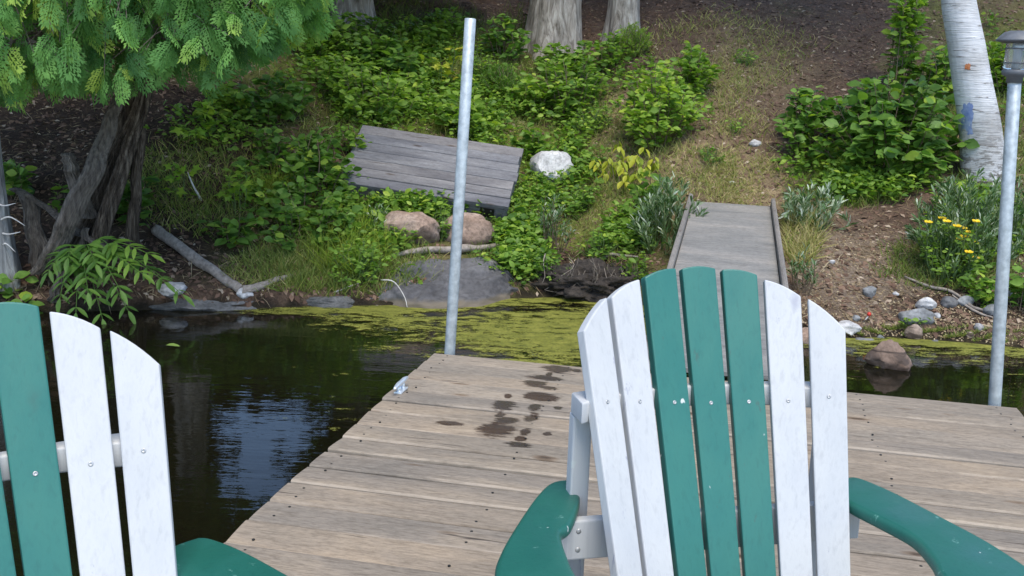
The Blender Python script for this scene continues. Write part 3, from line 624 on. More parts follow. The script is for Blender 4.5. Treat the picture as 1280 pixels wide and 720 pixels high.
# big sloping slab at the water's edge
c = at_z(555, 384, 0.0)
SB = thing('shore_boulder', 'big dark grey sloping slab rock at the waterline behind the tall pole', 'rock', tuple(c))
bt_ = [at_z(*p, -.05) for p in [(446, 392), (470, 394), (510, 397), (560, 397), (610, 391), (645, 383), (672, 378)]]; tp_ = [at_y(*p) for p in [(482, 350, 7.12), (500, 333, 7.26), (520, 326, 7.36), (560, 323, 7.42), (612, 322, 7.46), (630, 336, 7.42), (648, 356, 7.4)]]
nu, nv = 90, 44; Bc = bez(bt_, nu); Tc = bez(tp_, nu); V = []
for q in range(nv):
    v_ = q / (nv - 4)
    for p in range(nu):
        if v_ <= 1: pt = Bc[p] * (1 - v_) + Tc[p] * v_ + np.array([0, -.045, .02]) * math.sin(v_ * math.pi) * math.sin(p / (nu - 1) * math.pi) ** .5
        else: pt = Tc[p] + np.array([0, .12, -.05]) * (q - nv + 4)
        n_ = fbm(np.array([p * .09]), np.array([q * .12]), 17, 4)[0]; n2_ = fbm(np.array([p * .35]), np.array([q * .4]), 18, 3)[0]
        V.append(pt - c + np.array([0, -.12 * n_ - .03 * n2_, .08 * n_ + .02 * n2_]))
I_, J_ = np.meshgrid(np.arange(nu - 1), np.arange(nv - 1)); a = (J_ * nu + I_).ravel()
o = new_obj('rock_face', mesh_np('rock_face', np.array(V), np.c_[a, a + 1, a + nu + 1, a + nu], M['slab_rock'], None, True), SB)
rk(513, 306, 80, 44, 'boulder', 'pinkish two lobed boulder left of the tall pole', M['pink_rock'], 12, .25, .7, cuts=5, sharp=.3)
rk(583, 306, 66, 44, 'boulder', 'pinkish grey boulder directly behind the tall pole', M['pink_rock'], 19, .25, .7, cuts=6)
rk(688, 230, 58, 46, 'boulder', 'pale angular boulder right of the grey platform', M['pale_rock'], 23, .2, .8, cuts=10, sharp=.35)
rk(1159, 388, 28, 18, 'boulder', 'rounded pale stone above the shoreline at right', M['pale_rock'], 31, .3)
rk(1188, 384, 24, 14, 'boulder', 'dark grey stone half under a root, beside the pale stone', M['dark_rock'], 33, .3)
rk(1207, 385, 22, 16, 'boulder', 'grey stone nearest the lantern pole among roots', M['grey_rock'], 35, .3, cuts=9)
rk(1148, 406, 46, 22, 'boulder', 'slanted grey flat stone beside the little green sprig', M['grey_rock'], 37, .4, .7, cuts=9, tilt=.2)
rk(1088, 374, 20, 16, 'boulder', 'small angular bluish stone alone on the bare slope', M['grey_rock'], 41, .2, cuts=10)
rk(1060, 418, 36, 18, 'boulder', 'pale flat stone at the waterline next to chair', M['pale_rock'], 43, .3, .8, cuts=8)
rk(1142, 430, 24, 24, 'boulder', 'reddish brown stone standing in the shoreline weed', M['brown_rock'], 45, .3, .7)
rk(1082, 437, 34, 16, 'boulder', 'dark wet stone at the waterline left of the pointed rock', M['dark_rock'], 47, .4, .7, cuts=9)
c = at_z(1115, 462, 0.0); rock('boulder', 'pointed brown striped rock rising out of the water', (c[0], c[1] + .08, .045), (.105, .12, .125), M['brown_rock'], 57, rz=.9, sharp=.35, cuts=12, trap=.45)
c = at_z(1010, 432, 0); rock('boulder', 'pinkish stone glimpsed between the white chair slats', (c[0] + .03, c[1] + .1, .03), (.09, .08, .06), M['pink_rock'], 55)
c = at_z(240, 388, 0); rock('shore_ledge', 'low flat grey ledge at the waterline under the fallen branch', (c[0], c[1] + .15, -.01), (.44, .25, .085), M['ledge_rock'], 61, rz=.2, sharp=.45, cuts=9, sq=.6)
c = at_z(408, 384, 0); rock('shore_ledge', 'small flat ledge at the waterline left of the dark slab', (c[0], c[1] + .15, -.01), (.27, .2, .08), M['ledge_rock'], 63, rz=.2, sharp=.45, cuts=9, sq=.6)
rk(215, 370, 40, 18, 'boulder', 'pale stone behind the compound leaves at the shore', M['pale_rock'], 66, .3)
rk(305, 505 - 130, 26, 14, 'boulder', 'small stone tucked against the fallen branch', M['pale_rock'], 67, .3)
rk(1243, 395, 26, 14, 'boulder', 'grey stone right behind the lantern pole', M['grey_rock'], 68, .3)
rk(945, 183, 16, 9, 'boulder', 'small pale stone on the path above the gangway', M['pale_rock'], 69, .3)

for k, (px, py, wp, hp, mt, lb) in enumerate([(1070, 402, 12, 8, 'grey_rock', 'little grey pebble left of the red tipped stick'), (1120, 372, 9, 6, 'pale_rock', 'little white pebble above the slanted flat stone'), (1172, 398, 10, 8, 'pale_rock', 'small white stone below the rounded pale stone'), (1225, 414, 14, 10, 'pale_rock', 'white stone at the waterline left of the lantern pole'), (1212, 424, 12, 8, 'brown_rock', 'small brown stone in the shoreline weed by the lantern pole'), (1170, 434, 16, 9, 'dark_rock', 'dark wet stone in shoreline weed right of the reddish stone'), (1100, 428, 12, 8, 'grey_rock', 'grey stone at the waterline behind the pointed rock'), (1262, 372, 14, 9, 'grey_rock', 'grey stone under the plant at the right edge'), (1040, 330, 9, 6, 'pale_rock', 'lone pale pebble high on the bare slope'), (915, 232, 9, 5, 'pale_rock', 'pale pebble in the dry grass at the gangway head')]):
    rk(px, py, wp, hp, 'stone', lb, M[mt], 80 + k, .3, .8, sub=3)

# ------------------------------------------------------------------ driftwood, sticks, roots
def stick(name, label, pts, rad, mat, cat='branch', rough=.25, seg=10, n=30):
    P = bez(pts, n); R_ = np.interp(np.linspace(0, 1, n), np.linspace(0, 1, len(rad)), rad)
    P = P + (np.c_[fbm(np.arange(n) * .5, np.full(n, len(label) * 1.1), 3, 2), fbm(np.arange(n) * .5, np.full(n, 9.3), 4, 2), fbm(np.arange(n) * .4, np.full(n, 2.2), 5, 2)] * R_[:, None] * .8)
    A = Acc(); A.add(*tube(P, R_, seg, True, rough, len(label) % 7, (2, 9))); o = A.build(name, mat, None, True); tag(o, label, cat); return o
def gp(px, py, up=0.0): p = ground(px, py); return p + np.array([0, 0, up])
def lift(pts, r): return [gp(*p, up=r) for p in pts]
stick('fallen_branch', 'thick bare fallen branch sloping down to the waterline', lift([(196, 293), (232, 322), (265, 345), (300, 368)], .03), [.038, .036, .034, .03], M['driftwood'])
stick('fallen_branch', 'short bleached branch end lying along the shore ledge', lift([(302, 370), (320, 364), (345, 354), (366, 349)], .02), [.036, .028, .022, .014], M['driftwood'])
stick('driftwood', 'flat grey driftwood length lying along the top of the dark slab', lift([(490, 326), (530, 320), (580, 318), (628, 312)], .035), [.012, .026, .028, .016], M['driftwood'], 'driftwood')
stick('root', 'grey root crossing above the dark soil beside the chair', lift([(728, 333), (752, 326), (765, 322), (798, 326)], .02), [.010, .012, .012, .006], M['driftwood'], 'root')
stick('root', 'long thin root snaking across the bare slope to the pole', lift([(1130, 350), (1160, 364), (1190, 370), (1215, 388), (1238, 394)], .02), [.006, .010, .012, .010, .006], M['driftwood'], 'root')
stick('root', 'short root curving beside the grey stone near the pole', lift([(1190, 372), (1205, 384), (1222, 396), (1240, 402)], .015), [.004, .008, .008, .004], M['driftwood'], 'root')
stick('twig', 'thin bare twig standing by the seedling on the slope', [gp(252, 252), gp(252, 252) + [-.03, 0, .06], gp(252, 252) + [-.07, 0, .14], gp(252, 252) + [-.10, 0, .22]], [.012, .008, .006, .003], M['bleached_twig'], 'twig', n=12, seg=7)
stick('twig', 'curved dead grass stalk hanging over the dark slab', [at_y(476, 350, 6.95), at_y(492, 352, 6.9), at_y(505, 370, 6.85), at_y(509, 384, 6.8)], [.004, .004, .003, .002], M['bleached_twig'], 'twig', n=12, seg=6)
stick('twig', 'pale dry stick lying left of the dark slab', lift([(418, 372), (432, 366), (450, 358)], .02), [.004, .006, .003], M['bleached_twig'], 'twig', n=10, seg=6)
g_ = gp(1085, 405)
st = thing('marker_stick', 'thin stick with a small red tip on the bare slope', 'stick', g_)
A = Acc(); A.add(*tube([(-.03, 0, 0), (0, 0, .045)], .004, 6)); A.build('shaft', M['bleached_twig'], st)
A = Acc(); A.add(*cyl_V(0, 0, 10, [(.006, .04), (.014, .048), (.012, .06), (.005, .066)])); A.build('tip', M['red_plastic'], st)

# soil overhang with dangling roots at the waterline
c = at_z(738, 376, 0); cl2 = thing('eroded_root_clump', 'black eroded soil with tangled roots at the waterline left of the chair', 'root clump', (c[0], c[1], 0))
bm = bmesh.new(); bmesh.ops.create_icosphere(bm, subdivisions=5, radius=1); V = np.array([v.co[:] for v in bm.verts])
f = 1 + .9 * fbm(V[:, 0] * 3 + 4, V[:, 2] * 3 + V[:, 1] * 2, 71, 4) + .5 * fbm(V[:, 0] * 11, V[:, 2] * 13 + V[:, 1] * 9, 72, 4)
for v, p, k in zip(bm.verts, V, f): v.co = p * k * np.array([.46, .30, .165])
o = bm_obj('soil_face', bm, M['soil'], cl2, smooth=True); o.location = (.02, .26, .07)
for k in range(46):
    a = rng.uniform(-.40, .42); h0 = rng.uniform(.10, .27); y0 = .03 + .35 * (a / .45) ** 2 * .4
    P = [(a, y0 + .10, h0 + .03), (a + rng.normal(0, .03), y0 + .005, h0 - .02), (a + rng.normal(0, .05), y0 - .01 + rng.normal(0, .02), h0 * .5), (a + rng.normal(0, .08), y0 + rng.normal(0, .02), max(.0, h0 * .2 + rng.normal(0, .02)))]
    A = Acc(); A.add(*tube(bez(P, 9), np.linspace(.004, .0012, 9) * rng.uniform(.5, 1.2), 5)); A.build('root', M['root_wood'] if k % 7 else M['driftwood'], cl2, True)

# ------------------------------------------------------------------ leaf templates
def leaf_t(w=.5, fold=.10, droop=.12):
    rows = [(0.0, 0.0), (.22, .72), (.48, 1.0), (.76, .66), (1.0, 0.0)]; V = [(0, 0, 0)]
    for (t_, ww) in rows[1:4]:
        for sx in (-1, 0, 1): V.append((sx * w * ww / 2, t_, -droop * t_ * t_ + (fold * ww * abs(sx))))
    V.append((0, 1, -droop)); V = np.array(V)
    F = [(0, 2, 1), (0, 3, 2), (1, 2, 5), (1, 5, 4), (2, 3, 6), (2, 6, 5), (4, 5, 8), (4, 8, 7), (5, 6, 9), (5, 9, 8), (7, 8, 10), (8, 9, 10)]
    return V, np.array(F)
def maple_t():
    ang = np.radians([-150, -118, -92, -66, -48, -30, -14, 0, 14, 30, 48, 66, 92, 118, 150]); rad = np.array([.30, .55, .40, .80, .52, .50, .60, 1.0, .60, .50, .52, .80, .40, .55, .30])
    V = [(0, .35, 0)] + [(r * .55 * math.sin(a), .35 + r * .65 * math.cos(a), -.10 * r) for a, r in zip(ang, rad)]
    return np.array(V), np.array([(0, k + 1, k) for k in range(1, 15)])
LEAF = leaf_t(.58); LEAFB = leaf_t(.72, .07, .16); NARROW = leaf_t(.24, .06, .10); MAPLE = maple_t()
QUADLEAF = (np.array([(0, 0, 0), (-.3, .5, .05), (.3, .5, .05), (0, 1, -.1)]), np.array([(0, 2, 1), (1, 2, 3)]))
def rand_perp(n, D, up=.8):
    Nn = rng.normal(0, 1, (n, 3)) * .45 + np.array([0, -.25, up]); return Nn

# ------------------------------------------------------------------ shrubs
KIND = {  # leaf template, material, leaf length m, leaves per stem, stem leaf range, width
    'broad': (LEAFB, 'leaf_dark', .105, 13, .25), 'dog': (LEAF, 'leaf_mid', .088, 14, .2), 'maple': (MAPLE, 'leaf_bright', .115, 7, .45), 'yellowmaple': (MAPLE, 'leaf_yellow', .12, 7, .35),
    'yellow': (LEAF, 'leaf_yellow', .092, 9, .4), 'forb': (LEAF, 'leaf_mid', .045, 10, .15), 'silver': (NARROW, 'leaf_silver', .060, 26, .15), 'wisp': (NARROW, 'leaf_silver', .045, 18, .3), 'fine': (NARROW, 'leaf_dark', .035, 40, .1), 'spire': (LEAF, 'leaf_mid', .095, 20, .1)}
def shrub(px, py, wpx, hpx, kind, label, n_st=None, leaf=1.0, name=None, base=None, group=None, flowers=None, dens=1.0):
    g = ground(px, py) if base is None else np.asarray(base, float); D = g[1] / FPX; H = hpx * D * 1.05; R_ = wpx * D / 2
    tv, mt, ll, per, t0 = KIND[kind]; ll *= leaf
    cat = 'sapling' if kind in ('maple', 'yellowmaple', 'spire') else ('shrub' if kind in ('broad', 'dog') else 'plant')
    nm = name or {'maple': 'maple_seedling', 'yellowmaple': 'maple_seedling', 'spire': 'sapling', 'broad': 'leafy_shrub', 'dog': 'leafy_shrub', 'silver': 'silvery_plant', 'wisp': 'silvery_plant', 'forb': 'leafy_plant', 'fine': 'feathery_plant', 'yellow': 'yellow_leaved_plant'}[kind]
    t = thing(nm, label, cat, tuple(g), 0, group)
    area = max(R_ * (R_ + H), .01)
    if n_st is None: n_st = int(np.clip(dens * area / (ll * ll) * {'silver': .85, 'wisp': .6, 'fine': 1.2, 'broad': 1.25, 'dog': 1.25, 'forb': 1.0}.get(kind, .5), 6, 150))
    ST = Acc(); FO = Acc(); FL = []; hue = rng.normal(0, .13) if kind not in ('yellow', 'maple', 'yellowmaple') else .15; ll *= rng.uniform(.82, 1.12)
    for k in range(n_st):
        az = rng.uniform(0, 2 * math.pi); rr = R_ * math.sqrt(rng.uniform(.02, 1)); hh = H * rng.uniform(.45, 1.0) * (1 - .45 * (rr / R_) ** 2)
        b0 = np.array([math.cos(az), math.sin(az), 0]) * rr * (.45 if kind not in ('silver', 'wisp') else .6); b0[2] = terrain(g[0] + b0[0], g[1] + b0[1]) - g[2] - .02 if base is None else -.02
        if kind == 'spire': rr *= .45; hh = H * rng.uniform(.6, 1)
        end = np.array([math.cos(az) * rr, math.sin(az) * rr, 0]); gz = (terrain(g[0] + end[0], g[1] + end[1]) - g[2]) if base is None else 0; end[2] = max(hh + gz * .8, .04)
        midp = b0 * .55 + end * .45 + np.array([0, 0, hh * .16]) + rng.normal(0, .03, 3) * min(1, H * 3)
        P = bez([b0, midp, end], 10)
        ST.add(*tube(P, np.linspace(.0045, .0018, 10) * (1.2 if H > .5 else .8), 4, False))
        m = max(3, int(per * rng.uniform(.7, 1.2) * (1 if kind in ('silver', 'wisp', 'fine') else min(1.25, max(.5, H / .35)))))
        u = np.sort(t0 + (1 - t0) * rng.random(m) ** .75); ii = u * 9; i0 = np.minimum(ii.astype(int), 8); f = (ii - i0)[:, None]
        pos = P[i0] * (1 - f) + P[i0 + 1] * f; tg = norm(P[i0 + 1] - P[i0])
        a2 = rng.uniform(0, 2 * math.pi, m); out = np.c_[np.cos(a2), np.sin(a2), rng.uniform(-.35, .35, m)]
        if kind in ('silver', 'wisp', 'fine'): Dv = norm(out * .55 + tg * .9); Nv = -out + np.array([0, 0, .4]) + rng.normal(0, .3, (m, 3))
        elif kind in ('yellow',): Dv = norm(out * .6 + np.array([0, -.1, -.75])); Nv = out + np.array([0, -.5, .35])
        else: Dv = norm(out + tg * .35 + np.array([0, -.12, -.12])); Nv = rand_perp(m, Dv)
        pos = pos + out * .012
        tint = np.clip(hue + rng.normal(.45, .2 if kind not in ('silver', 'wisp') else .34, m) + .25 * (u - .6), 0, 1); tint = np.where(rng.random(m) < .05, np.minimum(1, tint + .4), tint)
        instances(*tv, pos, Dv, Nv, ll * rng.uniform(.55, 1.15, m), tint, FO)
        if flowers and rng.random() < flowers: FL.append(P[-1])
    ST.build('stems', M['stem_green'] if kind in ('forb', 'silver', 'maple', 'yellowmaple') else M['stem_brown'], t)
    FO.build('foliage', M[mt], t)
    for p in FL:
        A = Acc(); q = 6; a2 = np.linspace(0, 2 * math.pi, q, endpoint=False); Dv = np.c_[np.cos(a2), np.sin(a2) * .7 - .3, np.full(q, .35)]
        instances(*LEAFB, np.tile(p + [0, -.01, .01], (q, 1)), Dv, np.tile([0, -.6, .8], (q, 1)), .032, rng.random(q), A); A.build('flower', M['petal'], t)
    return t
SHR = [
 (375, 296, 150, 58, 'broad', 'spreading broad leaved shrub on the bank edge left of the pink boulders'),
 (395, 240, 95, 82, 'broad', 'dark green shrub pressed against the left end of the grey platform'),
 (292, 300, 70, 38, 'broad', 'low bush above the lower end of the thick fallen branch'),
 (338, 212, 80, 42, 'broad', 'low round leaved bush between the cedar and the platform'),
 (248, 178, 52, 32, 'maple', 'bright maple seedling on the bare litter under the cedar boughs'),
 (300, 262, 40, 36, 'maple', 'yellow green maple seedling rising from the bush above the fallen branch'),
 (392, 222, 44, 34, 'maple', 'bright seedling standing out of the dark shrub left of the platform'),
 (345, 150, 110, 58, 'broad', 'dark leafy bush below the right tips of the cedar'),
 (468, 150, 100, 62, 'dog', 'leafy shrub behind the upper left corner of the platform'),
 (425, 118, 80, 50, 'dog', 'leafy bush up the slope right of the cedar tips'),
 (490, 96, 90, 46, 'broad', 'dark bush with large leaves left of the bright yellow seedling'),
 (455, 62, 110, 44, 'dog', 'leafy bush at the foot of the shadowed trunk behind the cedar'),
 (520, 60, 80, 36, 'dog', 'bush high on the bank left of the pole top'),
 (553, 102, 34, 32, 'yellowmaple', 'bright yellow green maple seedling just left of the tall pole'),
 (580, 168, 76, 48, 'dog', 'leafy shrub behind the pole along the upper edge of the platform'),
 (632, 78, 56, 62, 'broad', 'big leaved shrub just left of the thick trunk'),
 (628, 118, 60, 36, 'fine', 'feathery green plant right of the tall pole'),
 (662, 140, 56, 46, 'dog', 'leafy plant on the mossy slope below the thick trunk'),
 (668, 196, 52, 40, 'dog', 'leafy shrub between platform corner and pale boulder'),
 (712, 140, 95, 74, 'dog', 'shrub right in front of the foot of the thick trunk'),
 (748, 92, 64, 52, 'dog', 'shrub filling the gap between thick trunk and thinner trunk'),
 (788, 70, 50, 40, 'fine', 'small feathery evergreen at the foot of the thinner trunk'),
 (822, 172, 118, 92, 'dog', 'large light green shrub on the slope above the yellow leaved plant'),
 (862, 118, 62, 64, 'dog', 'shrub at the upper right shoulder of the large light green shrub'),
 (778, 232, 84, 54, 'yellow', 'plant with drooping yellow leaves left of the gangway head'),
 (812, 262, 50, 46, 'dog', 'small green plant below the drooping yellow leaves'),
 (931, 82, 30, 26, 'forb', 'single small sprig alone on the dark upper path'),
 (888, 202, 44, 20, 'forb', 'small leafy plant in the dry grass left of the path'),
 (922, 166, 28, 18, 'forb', 'tiny pale sprig in the middle of the path'),
 (832, 305, 92, 84, 'silver', 'silvery narrow leaved clump left of the gangway head'),
 (1014, 284, 84, 54, 'silver', 'low silvery clump right of the gangway head'),
 (1002, 368, 36, 62, 'wisp', 'thin silvery plant beside the gangway rail above the chair'),
 (1105, 208, 190, 106, 'broad', 'very large dark leafy shrub left of the birch trunk'),
 (1122, 110, 56, 108, 'spire', 'tall upright sapling rising above the very large dark shrub'),
 (1010, 186, 82, 84, 'broad', 'rounded dark shrub left of the very large one by the path'),
 (1170, 120, 70, 70, 'broad', 'shrub behind the birch on its left side'),
 (1085, 222, 70, 36, 'forb', 'low leafy plant in front of the very large dark shrub'),
 (1200, 332, 140, 114, 'silver', 'big silvery clump in front of the birch foot'),
 (1268, 310, 70, 100, 'silver', 'silvery clump behind the lantern pole at the right edge'),
 (1180, 350, 84, 92, 'forb', 'leafy plant with yellow flowers in front of the big silvery clump'),
 (1258, 120, 70, 80, 'dog', 'green bush behind the birch on its right side'),
 (1274, 388, 44, 66, 'dog', 'leafy plant at the right picture edge beside the lantern pole'),
 (1140, 412, 30, 20, 'forb', 'tiny bright green sprig between the shoreline stones'),
 (642, 292, 50, 36, 'broad', 'leafy plant below the right corner of the platform'),
 (690, 312, 50, 72, 'wisp', 'wispy silver grey plant below the pale boulder'),
 (684, 350, 66, 38, 'forb', 'low green clump right of the dark slab'),
 (445, 352, 80, 52, 'forb', 'low green clump on the bank left of the dark slab'),
 (548, 300, 34, 44, 'forb', 'small weeds squeezed between the two pinkish boulders'),
 (470, 298, 40, 40, 'wisp', 'wispy pale plant left of the two lobed boulder'),
 (152, 276, 80, 62, 'broad', 'leafy bush growing against the leaning cedar trunk'),
 (34, 382, 70, 40, 'broad', 'broad leaves at the foot of the grey trunk at the left edge'),
 (12, 250, 50, 66, 'broad', 'leafy sprouts behind the grey trunk at the left edge'),
 (84, 262, 60, 34, 'dog', 'few round leaves hanging among the dead limbs of the cedar'),
 (228, 244, 34, 28, 'maple', 'little yellowish seedling on a thin stalk right of the cedar trunk'),
 (655, 250, 34, 36, 'forb', 'small weeds at the right edge of the platform'),
 (796, 346, 48, 30, 'forb', 'green sprig at the water edge just left of the chair top'),
 (408, 268, 44, 26, 'broad', 'leaves at the lower left corner of the platform'),
 (480, 272, 60, 26, 'forb', 'low weeds along the front of the platform near its left end'),
 (560, 274, 56, 26, 'forb', 'low weeds along the front of the platform behind the boulders'),
 (606, 276, 44, 26, 'forb', 'low weeds under the right bracket of the platform'),
 (285, 150, 70, 44, 'dog', 'leafy bush in the shade right under the cedar foliage'),
 (400, 70, 70, 50, 'dog', 'leafy bush just right of the outermost cedar tip'),
 (510, 128, 60, 36, 'dog', 'bush above the middle of the platform'),
 (440, 195, 40, 50, 'dog', 'bush overlapping the left edge of the platform'),
 (600, 100, 44, 40, 'forb', 'weeds just right of the upper pole'),
 (700, 100, 60, 44, 'dog', 'bush hugging the right foot of the thick trunk'),
 (560, 50, 60, 40, 'dog', 'bush left of the pole top against the dark slope'),
 (740, 165, 60, 36, 'forb', 'weeds left of the large light green shrub'),
 (720, 265, 50, 40, 'forb', 'weeds on the grassy slope below the pale boulder'),
 (745, 322, 60, 34, 'forb', 'weeds hanging over the black eroded soil'),
 (860, 330, 40, 40, 'wisp', 'pale stems beside the left rail of the gangway'),
 (610, 338, 40, 26, 'forb', 'small weeds on top of the dark slab right of the pole'),
]
for k, a in enumerate(SHR):
    kw = {}
    if a[4] in ('maple', 'yellowmaple'): a = (a[0], a[1] + 6, a[2] * 1.15, a[3] * 1.9, *a[4:])
    if a[4] == 'yellow': kw = dict(n_st=13)
    if 'yellow flowers' in a[5]: kw = dict(flowers=.17, n_st=60)
    if 'very large dark' in a[5]: kw = dict(leaf=1.15, dens=1.3)
    if 'cedar trunk' in a[5] and 'bush' in a[5]: kw = dict(leaf=1.2, dens=1.2)
    shrub(*a, **kw)

# compound leaved plant drooping over the water at left
b0 = at_y(105, 338, 6.42)
sp_ = thing('compound_leaf_plant', 'dark green plant with long drooping compound leaves over the water', 'plant', tuple(b0))
LEAFLET = leaf_t(.30, .05, .16)
tips = [((128, 398), .30), ((75, 372), .28), ((160, 388), .26), ((205, 352), .22), ((228, 368), .20), ((188, 318), .2), ((60, 340), .2), ((95, 390), .32), ((178, 342), .3), ((120, 330), .34), ((85, 322), .26), ((150, 362), .34), ((110, 365), .36), ((150, 322), .22)]
for (tp, fw) in tips:
    e = at_y(tp[0], tp[1], 6.42 - fw) - b0; e[2] = max(e[2], .03 - b0[2]); ctr = e * .5 + np.array([0, -.03, .12 + .06 * rng.random()])
    P = bez([np.array([rng.normal(0, .05), .02, .03]), ctr, e], 14)
    A = Acc(); A.add(*tube(P, np.linspace(.005, .002, 14), 5, False), t=.3); m = 7; pos = []; Dv = []; Nv = []; sz = []
    for q in range(m):
        i0 = int(round(3 + q * 10 / m)); tg = norm(P[min(i0 + 1, 13)] - P[i0 - 1]); side = norm(np.cross(tg, [0, -.35, 1]))
        for sg in (-1, 1): pos.append(P[i0]); Dv.append(norm(side * sg + tg * .55 + np.array([0, 0, -.25]))); Nv.append(np.array([0, -.45, 1]) + rng.normal(0, .12, 3)); sz.append(.115 * (1 - .35 * abs(q / (m - 1) - .45)) * rng.uniform(.9, 1.1))
    pos.append(P[-1]); Dv.append(norm(P[-1] - P[-3])); Nv.append([0, -.4, 1]); sz.append(.11)
    bright = tp in [(188, 318), (178, 342)]
    instances(*LEAFLET, np.array(pos), np.array(Dv), np.array(Nv, float), np.array(sz), np.clip(rng.normal(.40, .12, len(pos)), 0, 1), A)
    A.build('frond', M['leaf_mid'] if bright else M['leaf_dark'], sp_)

# ------------------------------------------------------------------ trees
def mirrored_gap(P):                      # positions kept leafless to clear the view and shape the water's sky reflection
    Q = P * np.array([1, 1, -1]) - np.array([0, 0, EYE]); zc = Q @ cf; px = 640 + FPX * (Q @ CR) / zc; py = 360 - FPX * (Q @ CU) / zc
    j = 14 * fbm(P[:, 0] * 2, P[:, 2] * 2, 50, 3) * 4
    R2 = P - np.array([0, 0, EYE]); z2 = R2 @ cf; qx = 640 + FPX * (R2 @ CR) / z2; qy = 360 - FPX * (R2 @ CU) / z2
    return ((qx > -60) & (qx < 1340) & (qy > -45)) | (((px + j - 338) / 74) ** 2 + ((py + j - 554) / 34) ** 2 < 1) | (((px + j - 312) / 56) ** 2 + ((py - 632) / 50) ** 2 < 1)
def trunk_mesh(path, rad, seg, ridge, nring, name, mat, parent, flare=.0, seed=0, fr=(5, 1.2)):
    P = bez(path, nring); t_ = np.linspace(0, 1, nring); R_ = np.interp(t_, np.linspace(0, 1, len(rad)), rad); L = np.concatenate([[0], np.cumsum(np.linalg.norm(np.diff(P, axis=0), axis=1))])
    th = np.linspace(0, 2 * math.pi, seg, endpoint=False); V = []
    for k in range(nring):
        fl = 1 + flare * math.exp(-L[k] / .28) * (1 + .5 * np.cos(th * 5 + seed))
        rg = 1 + ridge * (np.abs(vnoise(np.cos(th) * fr[0] + 40 + seed, np.sin(th) * fr[0] + 40 + L[k] * fr[1] * .3, 61 + seed % 4) - .5) * 2 - .4) + ridge * .6 * (vnoise(th * 9, th * 0 + L[k] * fr[1] * 2, 65) - .5)
        r = R_[k] * fl * rg; V.append(P[k] + np.c_[np.cos(th) * r, np.sin(th) * r, 0 * th])
    V = np.concatenate(V); kk = np.arange(seg); k2 = (kk + 1) % seg
    F = np.concatenate([np.c_[q * seg + kk, q * seg + k2, (q + 1) * seg + k2, (q + 1) * seg + kk] for q in range(nring - 1)])
    return new_obj(name, mesh_np(name, V, F, mat, None, True), parent), P, R_
def crown(t, root, top, rx, rz0, rz1, n, mat, lsz, seed, full=.12):
    r = np.random.default_rng(seed); A = Acc(); LB = Acc(); cl = []
    nl = 16
    for k in range(nl):
        h = rz0 + (rz1 - rz0) * (k + .5) / nl; az = k * 2.4 + r.uniform(-.4, .4); L = rx * math.sqrt(max(full, 1 - ((h - (rz0 + rz1) / 2) / ((rz1 - rz0) / 2 + .6)) ** 2)) * r.uniform(.7, 1.05)
        b = np.array([top[0] * h / rz1, top[1] * h / rz1, h - .5]); e = b + np.array([math.cos(az) * L, math.sin(az) * L * (.15 if math.sin(az) < 0 else 1.15) + 1.1, L * .35]); P = bez([b, b * .5 + e * .5 + [0, 0, .15 * L], e], 8)
        world = P + np.array(root)
        if not mirrored_gap(world).any(): LB.add(*tube(P, np.linspace(.06, .012, 8), 6, False))
        for q in range(9): cl.append(P[r.integers(3, 8)] + r.normal(0, .32, 3))
    if full > .5:  # extra low leaf clusters, added to block sky from the reflection
        for q in range(70): a = r.uniform(0, 2 * math.pi); d_ = rx * math.sqrt(r.random()); cl.append(np.array([math.cos(a) * d_, .3 + abs(math.sin(a)) * d_, r.uniform(.35, 1.9)]))
    cl = np.array(cl); per = n // len(cl)
    pos = np.repeat(cl, per, axis=0) + r.normal(0, .30, (per * len(cl), 3)); pos = pos[~mirrored_gap(pos + np.array(root))]
    m = len(pos); Dv = np.c_[r.normal(0, 1, (m, 2)), r.normal(-.3, .4, m)]; Nv = np.c_[r.normal(0, .5, (m, 2)), np.ones(m)]
    instances(*QUADLEAF, pos, Dv, Nv, lsz * r.uniform(.7, 1.2, m), r.random(m), A, 1.5)
    A.build('crown', mat, t); LB.build('limbs', M['maple_bark'], t, True)
def tree(name, label, px, py, wpx, path_off, h, mat, cr, seed, ridge=.10, flare=.45, crmat='leaf_canopy', full=.12):
    g = ground(px, py); D = g[1] / FPX; r0 = wpx * D / 2; t = thing(name, label, 'tree', (g[0], g[1], g[2] - .12))
    path = [np.array([0, 0, 0])] + [np.array(p, float) for p in path_off]
    o, P, R_ = trunk_mesh(path, [r0, r0 * .93, r0 * .8, r0 * .5, r0 * .2], 72, ridge, 130, 'trunk', mat, t, flare, seed)
    crown(t, (g[0], g[1], g[2]), path[-1], *cr, M[crmat], .27, seed, full); return t, g, r0
tree('maple_tree', 'thick ridged grey brown trunk standing at the top of the bank', 690, 66, 62, [(.02, .05, 1), (.06, .1, 3), (.1, .2, 6), (.2, .3, 10)], 10, M['maple_bark'], (3.3, 3.8, 10.5, 9000), 3)
tree('maple_tree', 'thinner grey trunk just right of the thick trunk', 778, 46, 36, [(.01, .05, 1), (.05, .1, 3), (.0, .2, 6), (.1, .3, 9)], 9, M['maple_bark'], (3.0, 4.0, 9.5, 7000), 4)
tree('maple_tree', 'shadowed trunk behind the cedar at the top edge', 440, 28, 44, [(-.02, .05, 1), (-.08, .1, 3), (-.3, .1, 6), (-.4, .2, 10)], 10, M['maple_bark'], (3.0, 4.2, 10.5, 9000), 5)
tree('maple_tree', 'added tree behind the cedar, unseen but for its dark reflection left of the dock', 225, 70, 40, [(-.02, .05, 1), (-.08, .1, 3), (-.1, .1, 6), (-.2, .2, 10)], 10, M['maple_bark'], (3.4, .9, 10.0, 17000), 6, full=.7)  # out of view, added so its low crown darkens the water's reflection
